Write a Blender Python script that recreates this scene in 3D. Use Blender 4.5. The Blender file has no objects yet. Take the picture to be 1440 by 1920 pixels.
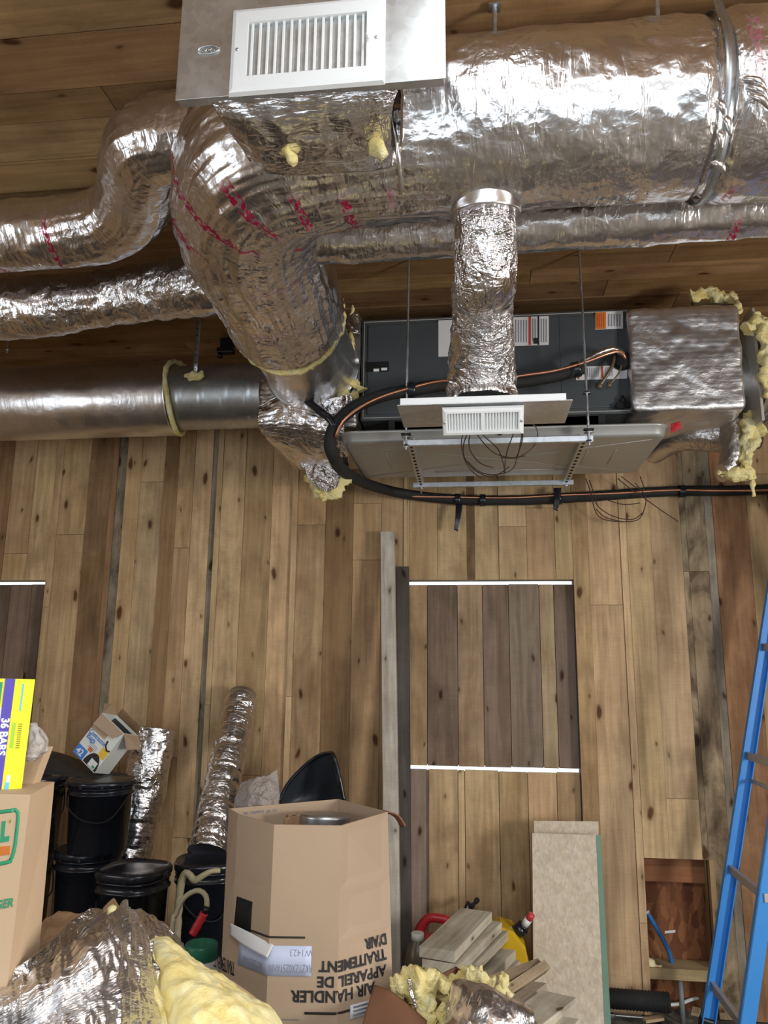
import bpy, bmesh, math, random
from mathutils import Vector, Matrix, Euler, noise, geometry
V = Vector
S = bpy.context.scene
C = S.collection
PI = math.pi
rnd = random.Random(7)

# ------------------------------------------------------------------ camera
EYE = V((0, 0, 1.6))
F_PX = 1442.0
YAW, PITCH, ROLL = math.radians(7.1), math.radians(11.4), math.radians(0.6)
RC = Matrix.Rotation(YAW, 3, 'Z') @ Matrix.Rotation(PI/2 + PITCH, 3, 'X') @ Matrix.Rotation(ROLL, 3, 'Z')
cam = bpy.data.cameras.new('camera'); camo = bpy.data.objects.new('camera', cam); C.objects.link(camo)
cam.sensor_fit = 'VERTICAL'; cam.sensor_height = 36; cam.lens = F_PX/1920*36
cam.clip_start = 0.05
camo.matrix_world = Matrix.Translation(EYE) @ RC.to_4x4()
S.camera = camo

def ray(px, py): return RC @ V(((px-720)/F_PX, -(py-960)/F_PX, -1))
def onY(px, py, Y): d = ray(px, py); return EYE + d*(Y/d.y)
def onZ(px, py, Z): d = ray(px, py); return EYE + d*((Z-EYE.z)/d.z)
def onX(px, py, X): d = ray(px, py); return EYE + d*(X/d.x)

# ------------------------------------------------------------------ world, lights, exposure
S.view_settings.view_transform = 'Standard'; S.view_settings.look = 'None'
S.view_settings.gamma = 1; S.view_settings.use_curve_mapping = False
S.view_settings.exposure = -0.2
W = bpy.data.worlds.new('world'); S.world = W; W.use_nodes = True
bg = W.node_tree.nodes['Background']; bg.inputs[0].default_value = (0.80, 0.90, 1.0, 1); bg.inputs[1].default_value = 2.2

D = 4.1          # inner face of the plank wall
CEIL = 3.32
XL, XR, YR = -3.6, 3.6, -3.6      # side walls, wall behind the camera

def area(name, loc, rot, sx, sy, power, col):
    l = bpy.data.lights.new(name, 'AREA'); l.shape = 'RECTANGLE'; l.size = sx; l.size_y = sy
    l.energy = power; l.color = col
    o = bpy.data.objects.new(name, l); C.objects.link(o); o.location = loc; o.rotation_euler = rot
    return o
# daylight through the big doorway behind the camera and the opening in the right wall
area('doorway_daylight', (0.2, YR+0.02, 1.22), (PI/2, 0, 0), 5.4, 2.4, 36, (0.84, 0.92, 1.0))
area('overhead_panel_lamp', (0.6, -0.6, CEIL-0.03), (0, 0, 0), 2.6, 0.9, 112, (0.90, 0.95, 1.0))
area('ceiling_lamp', (0.06, 1.14, CEIL-0.03), (0, 0, 0), 0.28, 0.16, 4.5, (0.88, 0.95, 1.0))
area('right_window_daylight', (XR-0.02, 0.3, 1.55), (PI/2, 0, PI/2), 0.9, 0.9, 160, (1.0, 0.97, 0.92))

area('left_fill_light', (XL+0.02, 0.6, 1.9), (PI/2, 0, -PI/2), 1.3, 1.1, 14, (0.86, 0.93, 1.0))  # fill light added at an unseen left opening to brighten the elbow foil

# ------------------------------------------------------------------ node helpers
def mat(name):
    m = bpy.data.materials.new(name); m.use_nodes = True
    nt = m.node_tree; nt.nodes.clear()
    out = nt.nodes.new('ShaderNodeOutputMaterial'); b = nt.nodes.new('ShaderNodeBsdfPrincipled')
    nt.links.new(b.outputs[0], out.inputs[0])
    return m, nt, b
def nn(nt, t, **kw):
    n = nt.nodes.new(t)
    for k, v in kw.items():
        if k in n.inputs.keys() if isinstance(k, str) else False: n.inputs[k].default_value = v
        else: setattr(n, k, v)
    return n
def lk(nt, a, b): nt.links.new(a, b)
def coords(nt, kind='Object', scale=(1,1,1), rot=(0,0,0)):
    t = nt.nodes.new('ShaderNodeTexCoord'); m = nt.nodes.new('ShaderNodeMapping')
    m.inputs['Scale'].default_value = scale; m.inputs['Rotation'].default_value = rot
    lk(nt, t.outputs[kind], m.inputs[0]); return m.outputs[0]
def noi(nt, vec, scale, detail=4, rough=0.55, dist=0.0):
    n = nt.nodes.new('ShaderNodeTexNoise'); n.inputs['Scale'].default_value = scale
    n.inputs['Detail'].default_value = detail; n.inputs['Roughness'].default_value = rough
    n.inputs['Distortion'].default_value = dist; lk(nt, vec, n.inputs['Vector']); return n
def ramp(nt, fac, stops):
    r = nt.nodes.new('ShaderNodeValToRGB'); e = r.color_ramp.elements
    while len(e) < len(stops): e.new(0.5)
    for i, (p, c) in enumerate(stops):
        e[i].position = p; e[i].color = (c, c, c, 1) if not isinstance(c, tuple) else (*c, 1)
    lk(nt, fac, r.inputs[0]); return r.outputs[0]
def mix(nt, a, b, fac, mode='MIX'):
    m = nt.nodes.new('ShaderNodeMix'); m.data_type = 'RGBA'; m.blend_type = mode
    for sock, v in ((m.inputs[0], fac), (m.inputs[6], a), (m.inputs[7], b)):
        if hasattr(v, 'links') or hasattr(v, 'is_linked'): lk(nt, v, sock)
        elif isinstance(v, tuple): sock.default_value = (*v, 1)
        else: sock.default_value = v
    return m.outputs[2]
def math_(nt, op, a, b=0.0):
    m = nt.nodes.new('ShaderNodeMath'); m.operation = op
    for s, v in ((m.inputs[0], a), (m.inputs[1], b)):
        if hasattr(v, 'is_linked'): lk(nt, v, s)
        else: s.default_value = v
    return m.outputs[0]
def bump(nt, b, h, strength, dist):
    n = nt.nodes.new('ShaderNodeBump'); n.inputs['Strength'].default_value = strength
    n.inputs['Distance'].default_value = dist; lk(nt, h, n.inputs['Height']); lk(nt, n.outputs[0], b.inputs['Normal'])

def simple(name, col, rough=0.5, metal=0.0, var=0.15, vscale=8, bumps=None, spec=0.5):
    m, nt, b = mat(name)
    v = coords(nt)
    n = noi(nt, v, vscale, 5)
    c = mix(nt, tuple(x*(1-var) for x in col), tuple(min(1, x*(1+var)) for x in col), n.outputs[0])
    lk(nt, c, b.inputs['Base Color'])
    b.inputs['Metallic'].default_value = metal
    b.inputs['Specular IOR Level'].default_value = spec
    r = ramp(nt, n.outputs[0], [(0.3, max(0.02, rough-0.07)), (0.7, min(1, rough+0.07))]); lk(nt, r, b.inputs['Roughness'])
    if bumps:
        n2 = noi(nt, v, bumps[0], 4); bump(nt, b, n2.outputs[0], bumps[1], bumps[2])
    return m

def wood_mat(name, knots=1.0, dark=0.45, rough=0.72):
    m, nt, b = mat(name)
    uv = coords(nt, 'UV')
    g = noi(nt, coords(nt, 'UV', (1, 0.045, 1)), 42, 6, 0.6, 0.6)
    g2 = noi(nt, coords(nt, 'UV', (1, 0.16, 1)), 9, 4, 0.6, 0.8)
    big = noi(nt, uv, 2.3, 4, 0.6)
    tone = nn(nt, 'ShaderNodeAttribute', attribute_name='tone')
    gr = ramp(nt, g.outputs[0], [(0.28, 0.74), (0.62, 1.10)])
    c = mix(nt, tone.outputs['Color'], gr, 1.0, 'MULTIPLY')
    c = mix(nt, c, ramp(nt, g2.outputs[0], [(0.3, (0.72, 0.66, 0.58)), (0.56, (1.04, 1.03, 1.0))]), 0.75, 'MULTIPLY')
    c = mix(nt, c, ramp(nt, big.outputs[0], [(0.32, (0.66, 0.60, 0.54)), (0.52, (1.04, 1.04, 1.03))]), 0.7, 'MULTIPLY')
    # saw marks across the board
    sm = noi(nt, coords(nt, 'UV', (0.12, 1, 1)), 120, 2)
    c = mix(nt, c, ramp(nt, sm.outputs[0], [(0.35, 0.93), (0.65, 1.04)]), 0.6, 'MULTIPLY')
    st = noi(nt, coords(nt, 'UV', (1.0, 0.5, 1)), 7.5, 5, 0.62, 0.5)
    c = mix(nt, c, mix(nt, c, ramp(nt, st.outputs[0], [(0.38, (0.26, 0.23, 0.20)), (0.60, (1.08, 1.06, 1.03))]), 1.0, 'MULTIPLY'), tone.outputs['Alpha'])
    # knots
    nd = noi(nt, uv, 7, 2)
    add = nt.nodes.new('ShaderNodeVectorMath'); add.operation = 'MULTIPLY_ADD'
    lk(nt, nd.outputs['Color'], add.inputs[0]); add.inputs[1].default_value = (0.05, 0.05, 0); lk(nt, uv, add.inputs[2])
    mp = nt.nodes.new('ShaderNodeMapping'); mp.inputs['Scale'].default_value = (5.2, 2.3, 1); lk(nt, add.outputs[0], mp.inputs[0])
    vo = nt.nodes.new('ShaderNodeTexVoronoi'); vo.voronoi_dimensions = '2D'; vo.inputs['Scale'].default_value = 1.0
    lk(nt, mp.outputs[0], vo.inputs['Vector'])
    sep = nt.nodes.new('ShaderNodeSeparateColor'); lk(nt, vo.outputs['Color'], sep.inputs[0])
    # knot size differs per cell, many cells have none
    size = ramp(nt, sep.outputs[0], [(0.42, -0.04), (1.0, 0.055*knots)])
    k = math_(nt, 'SUBTRACT', vo.outputs['Distance'], size)
    kd = ramp(nt, k, [(0.0, 0.0), (0.045, 1.0)])
    halo = ramp(nt, k, [(0.0, 0.70), (0.13, 1.0)])
    c = mix(nt, c, halo, 0.7, 'MULTIPLY')
    c = mix(nt, c, ramp(nt, kd, [(0.0, (0.30, 0.19, 0.11)), (1.0, (1, 1, 1))]), 1.0, 'MULTIPLY')
    lk(nt, c, b.inputs['Base Color']); b.inputs['Roughness'].default_value = rough
    b.inputs['Specular IOR Level'].default_value = 0.25
    h = mix(nt, gr, sm.outputs[0], 0.35); bump(nt, b, h, 0.35, 0.002)
    return m

def foil_mat(name, scale=1.0, stretch=(1, 1, 1), strength=1.0, col=(0.84, 0.82, 0.82), rough=0.20, printed=False, scrim=0.5):
    m, nt, b = mat(name)
    v0 = coords(nt, 'UV', stretch)
    nd = noi(nt, v0, 7*scale, 3)
    add = nt.nodes.new('ShaderNodeVectorMath'); add.operation = 'MULTIPLY_ADD'
    lk(nt, nd.outputs['Color'], add.inputs[0]); add.inputs[1].default_value = (0.09/scale, 0.09/scale, 0); lk(nt, v0, add.inputs[2])
    h = None
    for sc, w in ((13*scale, 1.0), (34*scale, 0.45), (80*scale, 0.16)):
        vo = nt.nodes.new('ShaderNodeTexVoronoi'); vo.voronoi_dimensions = '2D'; vo.inputs['Scale'].default_value = sc
        lk(nt, add.outputs[0], vo.inputs['Vector'])
        t = math_(nt, 'MULTIPLY', vo.outputs['Distance'], w)
        h = t if h is None else math_(nt, 'ADD', h, t)
    msk = noi(nt, v0, 3.2*scale, 3); mk = ramp(nt, msk.outputs[0], [(0.36, 0.12), (0.62, 1.0)])
    h = math_(nt, 'MULTIPLY', h, mk)
    if scrim:
        wv = nt.nodes.new('ShaderNodeTexWave'); wv.bands_direction = 'Y'; wv.inputs['Scale'].default_value = 14; wv.inputs['Distortion'].default_value = 0.6
        lk(nt, coords(nt, 'UV'), wv.inputs['Vector'])
        h = math_(nt, 'ADD', h, math_(nt, 'MULTIPLY', wv.outputs['Fac'], 0.10*scrim))
    # fine sharp creases running round the jacket
    for cs, wt in (((11*scale, 38*scale, 1), 0.20), ((34*scale, 20*scale, 1), 0.09)):
        cn = noi(nt, coords(nt, 'UV', cs), 1.0, 2, 0.5, 1.1)
        rg_ = math_(nt, 'ABSOLUTE', math_(nt, 'SUBTRACT', cn.outputs[0], 0.5))
        h = math_(nt, 'ADD', h, math_(nt, 'MULTIPLY', math_(nt, 'MULTIPLY', rg_, mk), -wt*5))
    bump(nt, b, h, 1.0*min(1, strength), 0.012*strength)
    c = ramp(nt, nd.outputs[0], [(0.3, tuple(x*0.86 for x in col)), (0.7, col)])
    met = 1.0
    if printed:
        mp = nt.nodes.new('ShaderNodeMapping'); lk(nt, coords(nt, 'UV'), mp.inputs[0]); mp.inputs['Scale'].default_value = (1, 1, 1)
        sp = nt.nodes.new('ShaderNodeSeparateXYZ'); lk(nt, mp.outputs[0], sp.inputs[0])
        # rows of red printing that run around the jacket
        row = math_(nt, 'FRACT', math_(nt, 'MULTIPLY', sp.outputs[1], 8.0))
        rowm = math_(nt, 'LESS_THAN', row, 0.2)
        let = noi(nt, coords(nt, 'UV', (55, 90, 1)), 1.0, 1); lm = ramp(nt, let.outputs[0], [(0.42, 0.0), (0.50, 1.0)])
        gate = noi(nt, coords(nt, 'UV', (1.0, 1.0, 1)), 3.1, 1); gm = ramp(nt, gate.outputs[0], [(0.50, 0.0), (0.56, 1.0)])
        pr = math_(nt, 'MULTIPLY', math_(nt, 'MULTIPLY', rowm, lm), gm)
        # only on the elbow half of the jacket
        reg = nn(nt, 'ShaderNodeAttribute', attribute_name='print')
        pr = math_(nt, 'MULTIPLY', pr, reg.outputs['Fac'])
        c = mix(nt, c, (0.38, 0.015, 0.06), pr)
        lk(nt, math_(nt, 'SUBTRACT', 1.0, math_(nt, 'MULTIPLY', pr, 0.7)), b.inputs['Metallic'])
    else: b.inputs['Metallic'].default_value = met
    lk(nt, c, b.inputs['Base Color'])
    lk(nt, ramp(nt, msk.outputs[0], [(0.3, rough), (0.7, rough+0.12)]), b.inputs['Roughness'])
    return m

def fibre_mat(name='yellow_fibreglass', bs=0.9):
    m, nt, b = mat(name)
    v = coords(nt)
    n = noi(nt, v, 14, 6, 0.65, 0.7); n2 = noi(nt, coords(nt, 'Object', (1, 1, 2.2)), 60, 5, 0.7)
    c = ramp(nt, n.outputs[0], [(0.25, (0.72, 0.52, 0.16)), (0.45, (0.92, 0.78, 0.34)), (0.72, (0.94, 0.91, 0.60))])
    lk(nt, c, b.inputs['Base Color']); b.inputs['Roughness'].default_value = 0.95
    b.inputs['Specular IOR Level'].default_value = 0.1
    b.inputs['Subsurface Weight'].default_value = 0.0
    bump(nt, b, math_(nt, 'ADD', n.outputs[0], math_(nt, 'MULTIPLY', n2.outputs[0], 0.5)), bs, 0.02)
    return m

def galv_mat(name='galvanised_steel', col=(0.55, 0.58, 0.60), rough=0.33):
    m, nt, b = mat(name)
    v = coords(nt)
    vo = nt.nodes.new('ShaderNodeTexVoronoi'); vo.inputs['Scale'].default_value = 60; lk(nt, v, vo.inputs['Vector'])
    sp = nt.nodes.new('ShaderNodeSeparateColor'); lk(nt, vo.outputs['Color'], sp.inputs[0])
    c = ramp(nt, sp.outputs[0], [(0.0, tuple(x*0.86 for x in col)), (1.0, col)])
    n = noi(nt, v, 5, 4)
    c = mix(nt, c, ramp(nt, n.outputs[0], [(0.3, 0.8), (0.7, 1.05)]), 0.6, 'MULTIPLY')
    lk(nt, c, b.inputs['Base Color']); b.inputs['Metallic'].default_value = 0.95
    lk(nt, ramp(nt, n.outputs[0], [(0.3, rough-0.06), (0.7, rough+0.1)]), b.inputs['Roughness'])
    return m

def osb_mat(name, cols, sc=1.0):
    m, nt, b = mat(name)
    v = coords(nt, 'Object', (24*sc, 24*sc, 9*sc))
    nd = noi(nt, coords(nt), 9, 2)
    add = nt.nodes.new('ShaderNodeVectorMath'); add.operation = 'MULTIPLY_ADD'
    lk(nt, nd.outputs['Color'], add.inputs[0]); add.inputs[1].default_value = (1.4, 1.4, 1.4); lk(nt, v, add.inputs[2])
    vo = nt.nodes.new('ShaderNodeTexVoronoi'); vo.inputs['Scale'].default_value = 1.0; lk(nt, add.outputs[0], vo.inputs['Vector'])
    sp = nt.nodes.new('ShaderNodeSeparateColor'); lk(nt, vo.outputs['Color'], sp.inputs[0])
    c = ramp(nt, sp.outputs[0], [(0.0, cols[0]), (0.5, cols[1]), (1.0, cols[2])])
    n = noi(nt, coords(nt), 30, 5)
    c = mix(nt, c, ramp(nt, n.outputs[0], [(0.3, 0.8), (0.7, 1.08)]), 0.7, 'MULTIPLY')
    lk(nt, c, b.inputs['Base Color']); b.inputs['Roughness'].default_value = 0.8; b.inputs['Specular IOR Level'].default_value = 0.3
    bump(nt, b, math_(nt, 'ADD', sp.outputs[0], n.outputs[0]), 0.5, 0.004)
    return m

def dirt_mat():
    m, nt, b = mat('packed_dirt')
    v = coords(nt); n = noi(nt, v, 6, 8, 0.65); n2 = noi(nt, v, 45, 6, 0.7)
    c = ramp(nt, n.outputs[0], [(0.3, (0.10, 0.085, 0.07)), (0.55, (0.22, 0.19, 0.155)), (0.75, (0.36, 0.32, 0.27))])
    c = mix(nt, c, ramp(nt, n2.outputs[0], [(0.35, 0.55), (0.7, 1.3)]), 0.9, 'MULTIPLY')
    lk(nt, c, b.inputs['Base Color']); b.inputs['Roughness'].default_value = 0.95; b.inputs['Specular IOR Level'].default_value = 0.2
    bump(nt, b, math_(nt, 'ADD', n.outputs[0], n2.outputs[0]), 0.8, 0.02)
    return m

M = dict(
 wood=wood_mat('plank_wood'), oldwood=wood_mat('weathered_wood', 0.7, rough=0.82),
 foil=foil_mat('foil_jacket', 1.0, (1, 1, 1), 0.9), foil_print=foil_mat('foil_jacket_printed', 0.9, (1, 1.0, 1), 0.7, rough=0.2, printed=True),
 foil_fine=foil_mat('crumpled_foil', 1.7, (1, 1, 1), 1.5, rough=0.16, scrim=0), foil_smooth=foil_mat('smooth_foil', 0.8, (1, 1, 1), 0.35, rough=0.24),
 foil_dark=foil_mat('dull_foil', 1.0, (1, 1, 1), 0.8, col=(0.62, 0.58, 0.55), rough=0.3),
 galv=galv_mat(), zinc=galv_mat('zinc_plated_steel', (0.62, 0.66, 0.70), 0.36), panel=galv_mat('sheet_metal', (0.74, 0.76, 0.77), 0.42),
 pan=simple('drain_pan_steel', (0.42, 0.42, 0.40), 0.42, 0.5, 0.06, 6),
 fibre=fibre_mat(), batt=fibre_mat('soft_fibreglass', 0.35), foil_soft=foil_mat('soft_foil', 1.2, (1, 1, 1), 0.45, rough=0.33, scrim=1.0), cabinet=simple('dark_grey_enamel', (0.060, 0.068, 0.075), 0.42, 0.0, 0.08, 5),
 white=simple('white_enamel', (0.80, 0.82, 0.82), 0.35, 0, 0.03), louvre=simple('louvre_blades', (0.42, 0.44, 0.47), 0.5, 0, 0.1),
 black=simple('black_plastic', (0.012, 0.014, 0.020), 0.22, 0, 0.2), foam=simple('black_foam', (0.012, 0.012, 0.012), 0.75, 0, 0.3, 20, (60, 0.4, 0.002)),
 sheetblk=simple('black_sheeting', (0.03, 0.032, 0.035), 0.5, 0, 0.3, 8, (12, 0.5, 0.01)),
 hole=simple('black_opening', (0.004, 0.004, 0.004), 0.9),
 copper=simple('copper_pipe', (0.75, 0.36, 0.22), 0.3, 0.9, 0.15, 14), wire=simple('brown_wire', (0.05, 0.02, 0.012), 0.45),
 card=simple('brown_cardboard', (0.42, 0.31, 0.215), 0.8, 0, 0.06, 5, (220, 0.15, 0.0006), spec=0.25),
 card_l=simple('tan_cardboard', (0.58, 0.42, 0.27), 0.8, 0, 0.06, 5, (220, 0.15, 0.0006), spec=0.25),
 card_d=simple('red_brown_cardboard', (0.20, 0.095, 0.055), 0.8, 0, 0.08, 5, spec=0.25),
 kraft=simple('kraft_paper', (0.36, 0.22, 0.12), 0.6, 0, 0.2, 12, (25, 0.7, 0.01)),
 ink=simple('black_ink', (0.02, 0.017, 0.018), 0.7), label=simple('pale_blue_label', (0.55, 0.62, 0.82), 0.5, 0, 0.03),
 paper=simple('white_paper', (0.68, 0.68, 0.68), 0.6, 0, 0.04), greyink=simple('grey_print', (0.22, 0.23, 0.28), 0.7),
 orange=simple('orange_print', (0.62, 0.17, 0.02), 0.5), redprint=simple('red_print', (0.5, 0.06, 0.03), 0.5),
 yellowbox=simple('yellow_carton', (0.92, 0.84, 0.02), 0.35, 0, 0.02), purple=simple('purple_print', (0.09, 0.06, 0.42), 0.4),
 green=simple('green_print', (0.03, 0.30, 0.14), 0.4), lime=simple('lime_print', (0.38, 0.62, 0.05), 0.4), blueprint=simple('blue_print', (0.03, 0.20, 0.60), 0.4),
 ogreen=simple('olive_print', (0.25, 0.30, 0.03), 0.4), cyan=simple('cyan_print', (0.15, 0.55, 0.85), 0.4),
 golden=simple('golden_print', (0.80, 0.50, 0.04), 0.5),
 ladder=simple('blue_fibreglass', (0.05, 0.28, 0.72), 0.38, 0, 0.06, 6), alu=simple('dull_aluminium', (0.50, 0.47, 0.43), 0.5, 0.5, 0.1),
 redplastic=simple('red_plastic', (0.55, 0.03, 0.04), 0.38), yellowplastic=simple('yellow_plastic', (0.60, 0.38, 0.01), 0.4),
 greenplastic=simple('green_plastic', (0.03, 0.20, 0.12), 0.35), whiteplastic=simple('white_plastic', (0.72, 0.74, 0.70), 0.4),
 cream=simple('cream_plastic', (0.50, 0.44, 0.28), 0.4), brownplastic=simple('smoky_plastic', (0.13, 0.10, 0.06), 0.3),
 bluepex=simple('blue_pipe', (0.03, 0.14, 0.38), 0.4), greypipe=simple('grey_pipe', (0.20, 0.22, 0.22), 0.5),
 osb=osb_mat('osb_sheathing', ((0.13, 0.045, 0.018), (0.21, 0.08, 0.032), (0.30, 0.125, 0.05)), 1.5),
 chip=osb_mat('pale_chipboard', ((0.56, 0.46, 0.34), (0.61, 0.52, 0.40), (0.67, 0.58, 0.46)), 5.0),
 dirt=dirt_mat(), stone=simple('rubble', (0.20, 0.16, 0.12), 0.9, 0, 0.5, 30), foam_cream=simple('cream_foam', (0.75, 0.66, 0.38), 0.8),
)
# clear plastic bag
def plastic():
    m, nt, b = mat('clear_plastic_film'); b.inputs['Base Color'].default_value = (0.80, 0.74, 0.70, 1)
    b.inputs['Roughness'].default_value = 0.18; b.inputs['Transmission Weight'].default_value = 0.55; b.inputs['IOR'].default_value = 1.2
    n = noi(nt, coords(nt), 30, 3, 0.5, 1.2); bump(nt, b, n.outputs[0], 0.9, 0.02)
    return m
M['film'] = plastic()

# ------------------------------------------------------------------ object helpers
BASE = {}
def base_of(p):
    while p.parent: p = p.parent
    return BASE.get(p.name, V((0, 0, 0)))
def tag(o, label=None, cat=None, group=None, kind=None):
    if label: o['label'] = label
    if cat: o['category'] = cat
    if group: o['group'] = group
    if kind: o['kind'] = kind
    return o
def thing(name, label, cat, base=(0, 0, 0), group=None):
    o = bpy.data.objects.new(name, None); C.objects.link(o); o.location = base; BASE[o.name] = V(base)
    o.empty_display_size = 0.05
    return tag(o, label, cat, group)

class MB:
    def __init__(s):
        s.bm = bmesh.new(); s.uv = s.bm.loops.layers.uv.new('UVMap'); s.tone = s.bm.loops.layers.float_color.new('tone')
        s.pr = None
    def face(s, vs, uvs=None, tone=None, smooth=False):
        try: f = s.bm.faces.new(vs)
        except ValueError: return None
        f.smooth = smooth
        if uvs:
            for l, u in zip(f.loops, uvs): l[s.uv].uv = u
        if tone:
            for l in f.loops: l[s.tone] = tuple(tone) if len(tone) == 4 else (*tone, 0.12)
        return f
    def v(s, p): return s.bm.verts.new(p)
    # a board: p0->p1 is its length, w its width direction, n its thickness direction
    def plank(s, p0, p1, w, width, thick, tone, n=None, skew=0):
        p0, p1 = V(p0), V(p1); a = (p1-p0); L = a.length; a = a/L; w = V(w); w = (w - a*w.dot(a)).normalized()
        n = a.cross(w) if n is None else V(n)
        ou, ov = rnd.uniform(0, 40), rnd.uniform(0, 40)
        vs = []
        for la in (0, 1):
            for cw, ct in ((-.5, -.5), (.5, -.5), (.5, .5), (-.5, .5)):
                vs.append((la, cw, ct, s.v(p0 + a*(L*la) + w*(cw*width) + n*(ct*thick))))
        def q(idx):
            f = [vs[i] for i in idx]
            uv = [(ou + x[1]*width + x[2]*thick, ov + x[0]*L + (x[2]*thick if idx in ends else 0)) for x in f]
            s.face([x[3] for x in f], uv, tone)
        ends = ((0, 3, 2, 1), (4, 5, 6, 7))
        for idx in ((0, 1, 5, 4), (1, 2, 6, 5), (2, 3, 7, 6), (3, 0, 4, 7)) + ends: q(idx)
        return s
    def box(s, c, size, rot=None, bev=0.0, tone=None, seg=2):
        c = V(c); R = rot if rot is not None else Matrix.Identity(3)
        tmp = bmesh.new(); bmesh.ops.create_cube(tmp, size=1)
        for v in tmp.verts: v.co = V((v.co.x*size[0], v.co.y*size[1], v.co.z*size[2]))
        if bev: bmesh.ops.bevel(tmp, geom=tmp.edges[:], offset=bev, segments=seg, affect='EDGES', profile=0.5)
        s.merge(tmp, lambda p: c + R @ p, tone); return s
    def merge(s, tmp, fn, tone=None, smooth=False):
        mp = {}
        for v in tmp.verts: mp[v] = s.v(fn(v.co))
        for f in tmp.faces:
            g = s.face([mp[v] for v in f.verts], None, tone, smooth or f.smooth)
            if g:
                nrm = f.normal; ax = max(range(3), key=lambda i: abs(nrm[i])); o = [i for i in range(3) if i != ax]
                for l, v in zip(g.loops, f.verts): l[s.uv].uv = (v.co[o[0]], v.co[o[1]])
        tmp.free()
    def hexa(s, pts, tone=None):       # 8 points: bottom 4, top 4
        vs = [s.v(p) for p in pts]
        for idx in ((3, 2, 1, 0), (4, 5, 6, 7), (0, 1, 5, 4), (1, 2, 6, 5), (2, 3, 7, 6), (3, 0, 4, 7)):
            f = [vs[i] for i in idx]
            p0 = f[0].co; ax = (f[1].co-p0); L = ax.length or 1; ax = ax/L; ay = f[3].co-p0
            s.face(f, [((x.co-p0).dot(ax), (x.co-p0-ax*(x.co-p0).dot(ax)).length) for x in f], tone)
        return s
    def tube(s, path, r, ns=16, step=None, disp=None, cap=True, squash=None, prof=None, up=None, smooth=True):
        pts = [V(p) for p in path]
        if step: pts = resample(pts, step)
        n = len(pts); S_ = [0.0]
        for i in range(1, n): S_.append(S_[-1] + (pts[i]-pts[i-1]).length)
        T = [((pts[min(i+1, n-1)] - pts[max(i-1, 0)]).normalized()) for i in range(n)]
        u = V(up) if up else (V((0, 0, 1)) if abs(T[0].z) < 0.9 else V((0, 1, 0)))
        u = (u - T[0]*u.dot(T[0])).normalized()
        rings = []
        for i in range(n):
            u = (u - T[i]*u.dot(T[i])).normalized(); w = T[i].cross(u)
            rr = r(S_[i]/S_[-1], S_[i]) if callable(r) else r
            ring = []
            for k in range(ns):
                a = 2*PI*k/ns; dv = u*math.cos(a)*(squash[0] if squash else 1) + w*math.sin(a)*(squash[1] if squash else 1)
                p = pts[i] + dv*rr
                if disp: p = p + dv*disp(p, a, S_[i])
                ring.append(s.v(p))
            rings.append((ring, rr))
        for i in range(n-1):
            for k in range(ns):
                k2 = (k+1) % ns; R0, R1 = rings[i][0], rings[i+1][0]
                ru = rings[i][1]*2*PI/ns
                s.face([R0[k], R0[k2], R1[k2], R1[k]], [(k*ru, S_[i]), ((k+1)*ru, S_[i]), ((k+1)*ru, S_[i+1]), (k*ru, S_[i+1])], (1,1,1), smooth)
        if cap:
            s.face(list(reversed(rings[0][0])), [(0, 0)]*ns, (1,1,1)); s.face(rings[-1][0], [(0, 0)]*ns, (1,1,1))
        return s
    def lathe(s, prof, c=(0, 0, 0), ns=40, R=None, smooth=True, sq=0.0):
        c = V(c); R = R or Matrix.Identity(3); rings = []
        for r_, z in prof:
            ring = []
            for k in range(ns):
                a = 2*PI*k/ns; f = 1.0
                if sq: f = (abs(math.cos(a))**sq + abs(math.sin(a))**sq)**(-1/sq)
                ring.append(s.v(c + R @ V((r_*f*math.cos(a), r_*f*math.sin(a), z))))
            rings.append(ring)
        for i in range(len(rings)-1):
            for k in range(ns):
                k2 = (k+1) % ns
                s.face([rings[i][k], rings[i][k2], rings[i+1][k2], rings[i+1][k]], [(k*.02, i*.05), ((k+1)*.02, i*.05), ((k+1)*.02, i*.05+.05), (k*.02, i*.05+.05)], (1,1,1), smooth)
        s.face(list(reversed(rings[0])), [(0, 0)]*ns); s.face(rings[-1], [(0, 0)]*ns)
        return s
    # a sheet with real thickness through a grid of control points
    def sheet(s, rows, nu=24, nv=24, thick=0.004, amp=0.0, freq=8.0, seed=0, tone=(1, 1, 1), edge=0.0, disp=None):
        def cr(P, t):
            n = len(P)-1; x = min(t*n, n-1e-6); i = int(x); f = x-i
            g = lambda j: P[max(0, min(n, j))]
            a, b, c, d = g(i-1), g(i), g(i+1), g(i+2)
            return 0.5*((2*b) + (c-a)*f + (2*a-5*b+4*c-d)*f*f + (3*b-a-3*c+d)*f*f*f)
        rows = [[V(p) for p in r] for r in rows]
        G = []
        for j in range(nv+1):
            tv = j/nv
            col = [cr([cr(r, i/nu) for r in rows], tv) for i in range(nu+1)]
            G.append(col)
        N = [[None]*(nu+1) for _ in range(nv+1)]
        for j in range(nv+1):
            for i in range(nu+1):
                a = G[j][min(i+1, nu)]-G[j][max(i-1, 0)]; b = G[min(j+1, nv)][i]-G[max(j-1, 0)][i]
                nrm = a.cross(b); N[j][i] = nrm.normalized() if nrm.length > 1e-9 else V((0, -1, 0))
        P = [[None]*(nu+1) for _ in range(nv+1)]
        so = V((seed*3.1, seed*1.7, seed*2.3))
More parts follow.
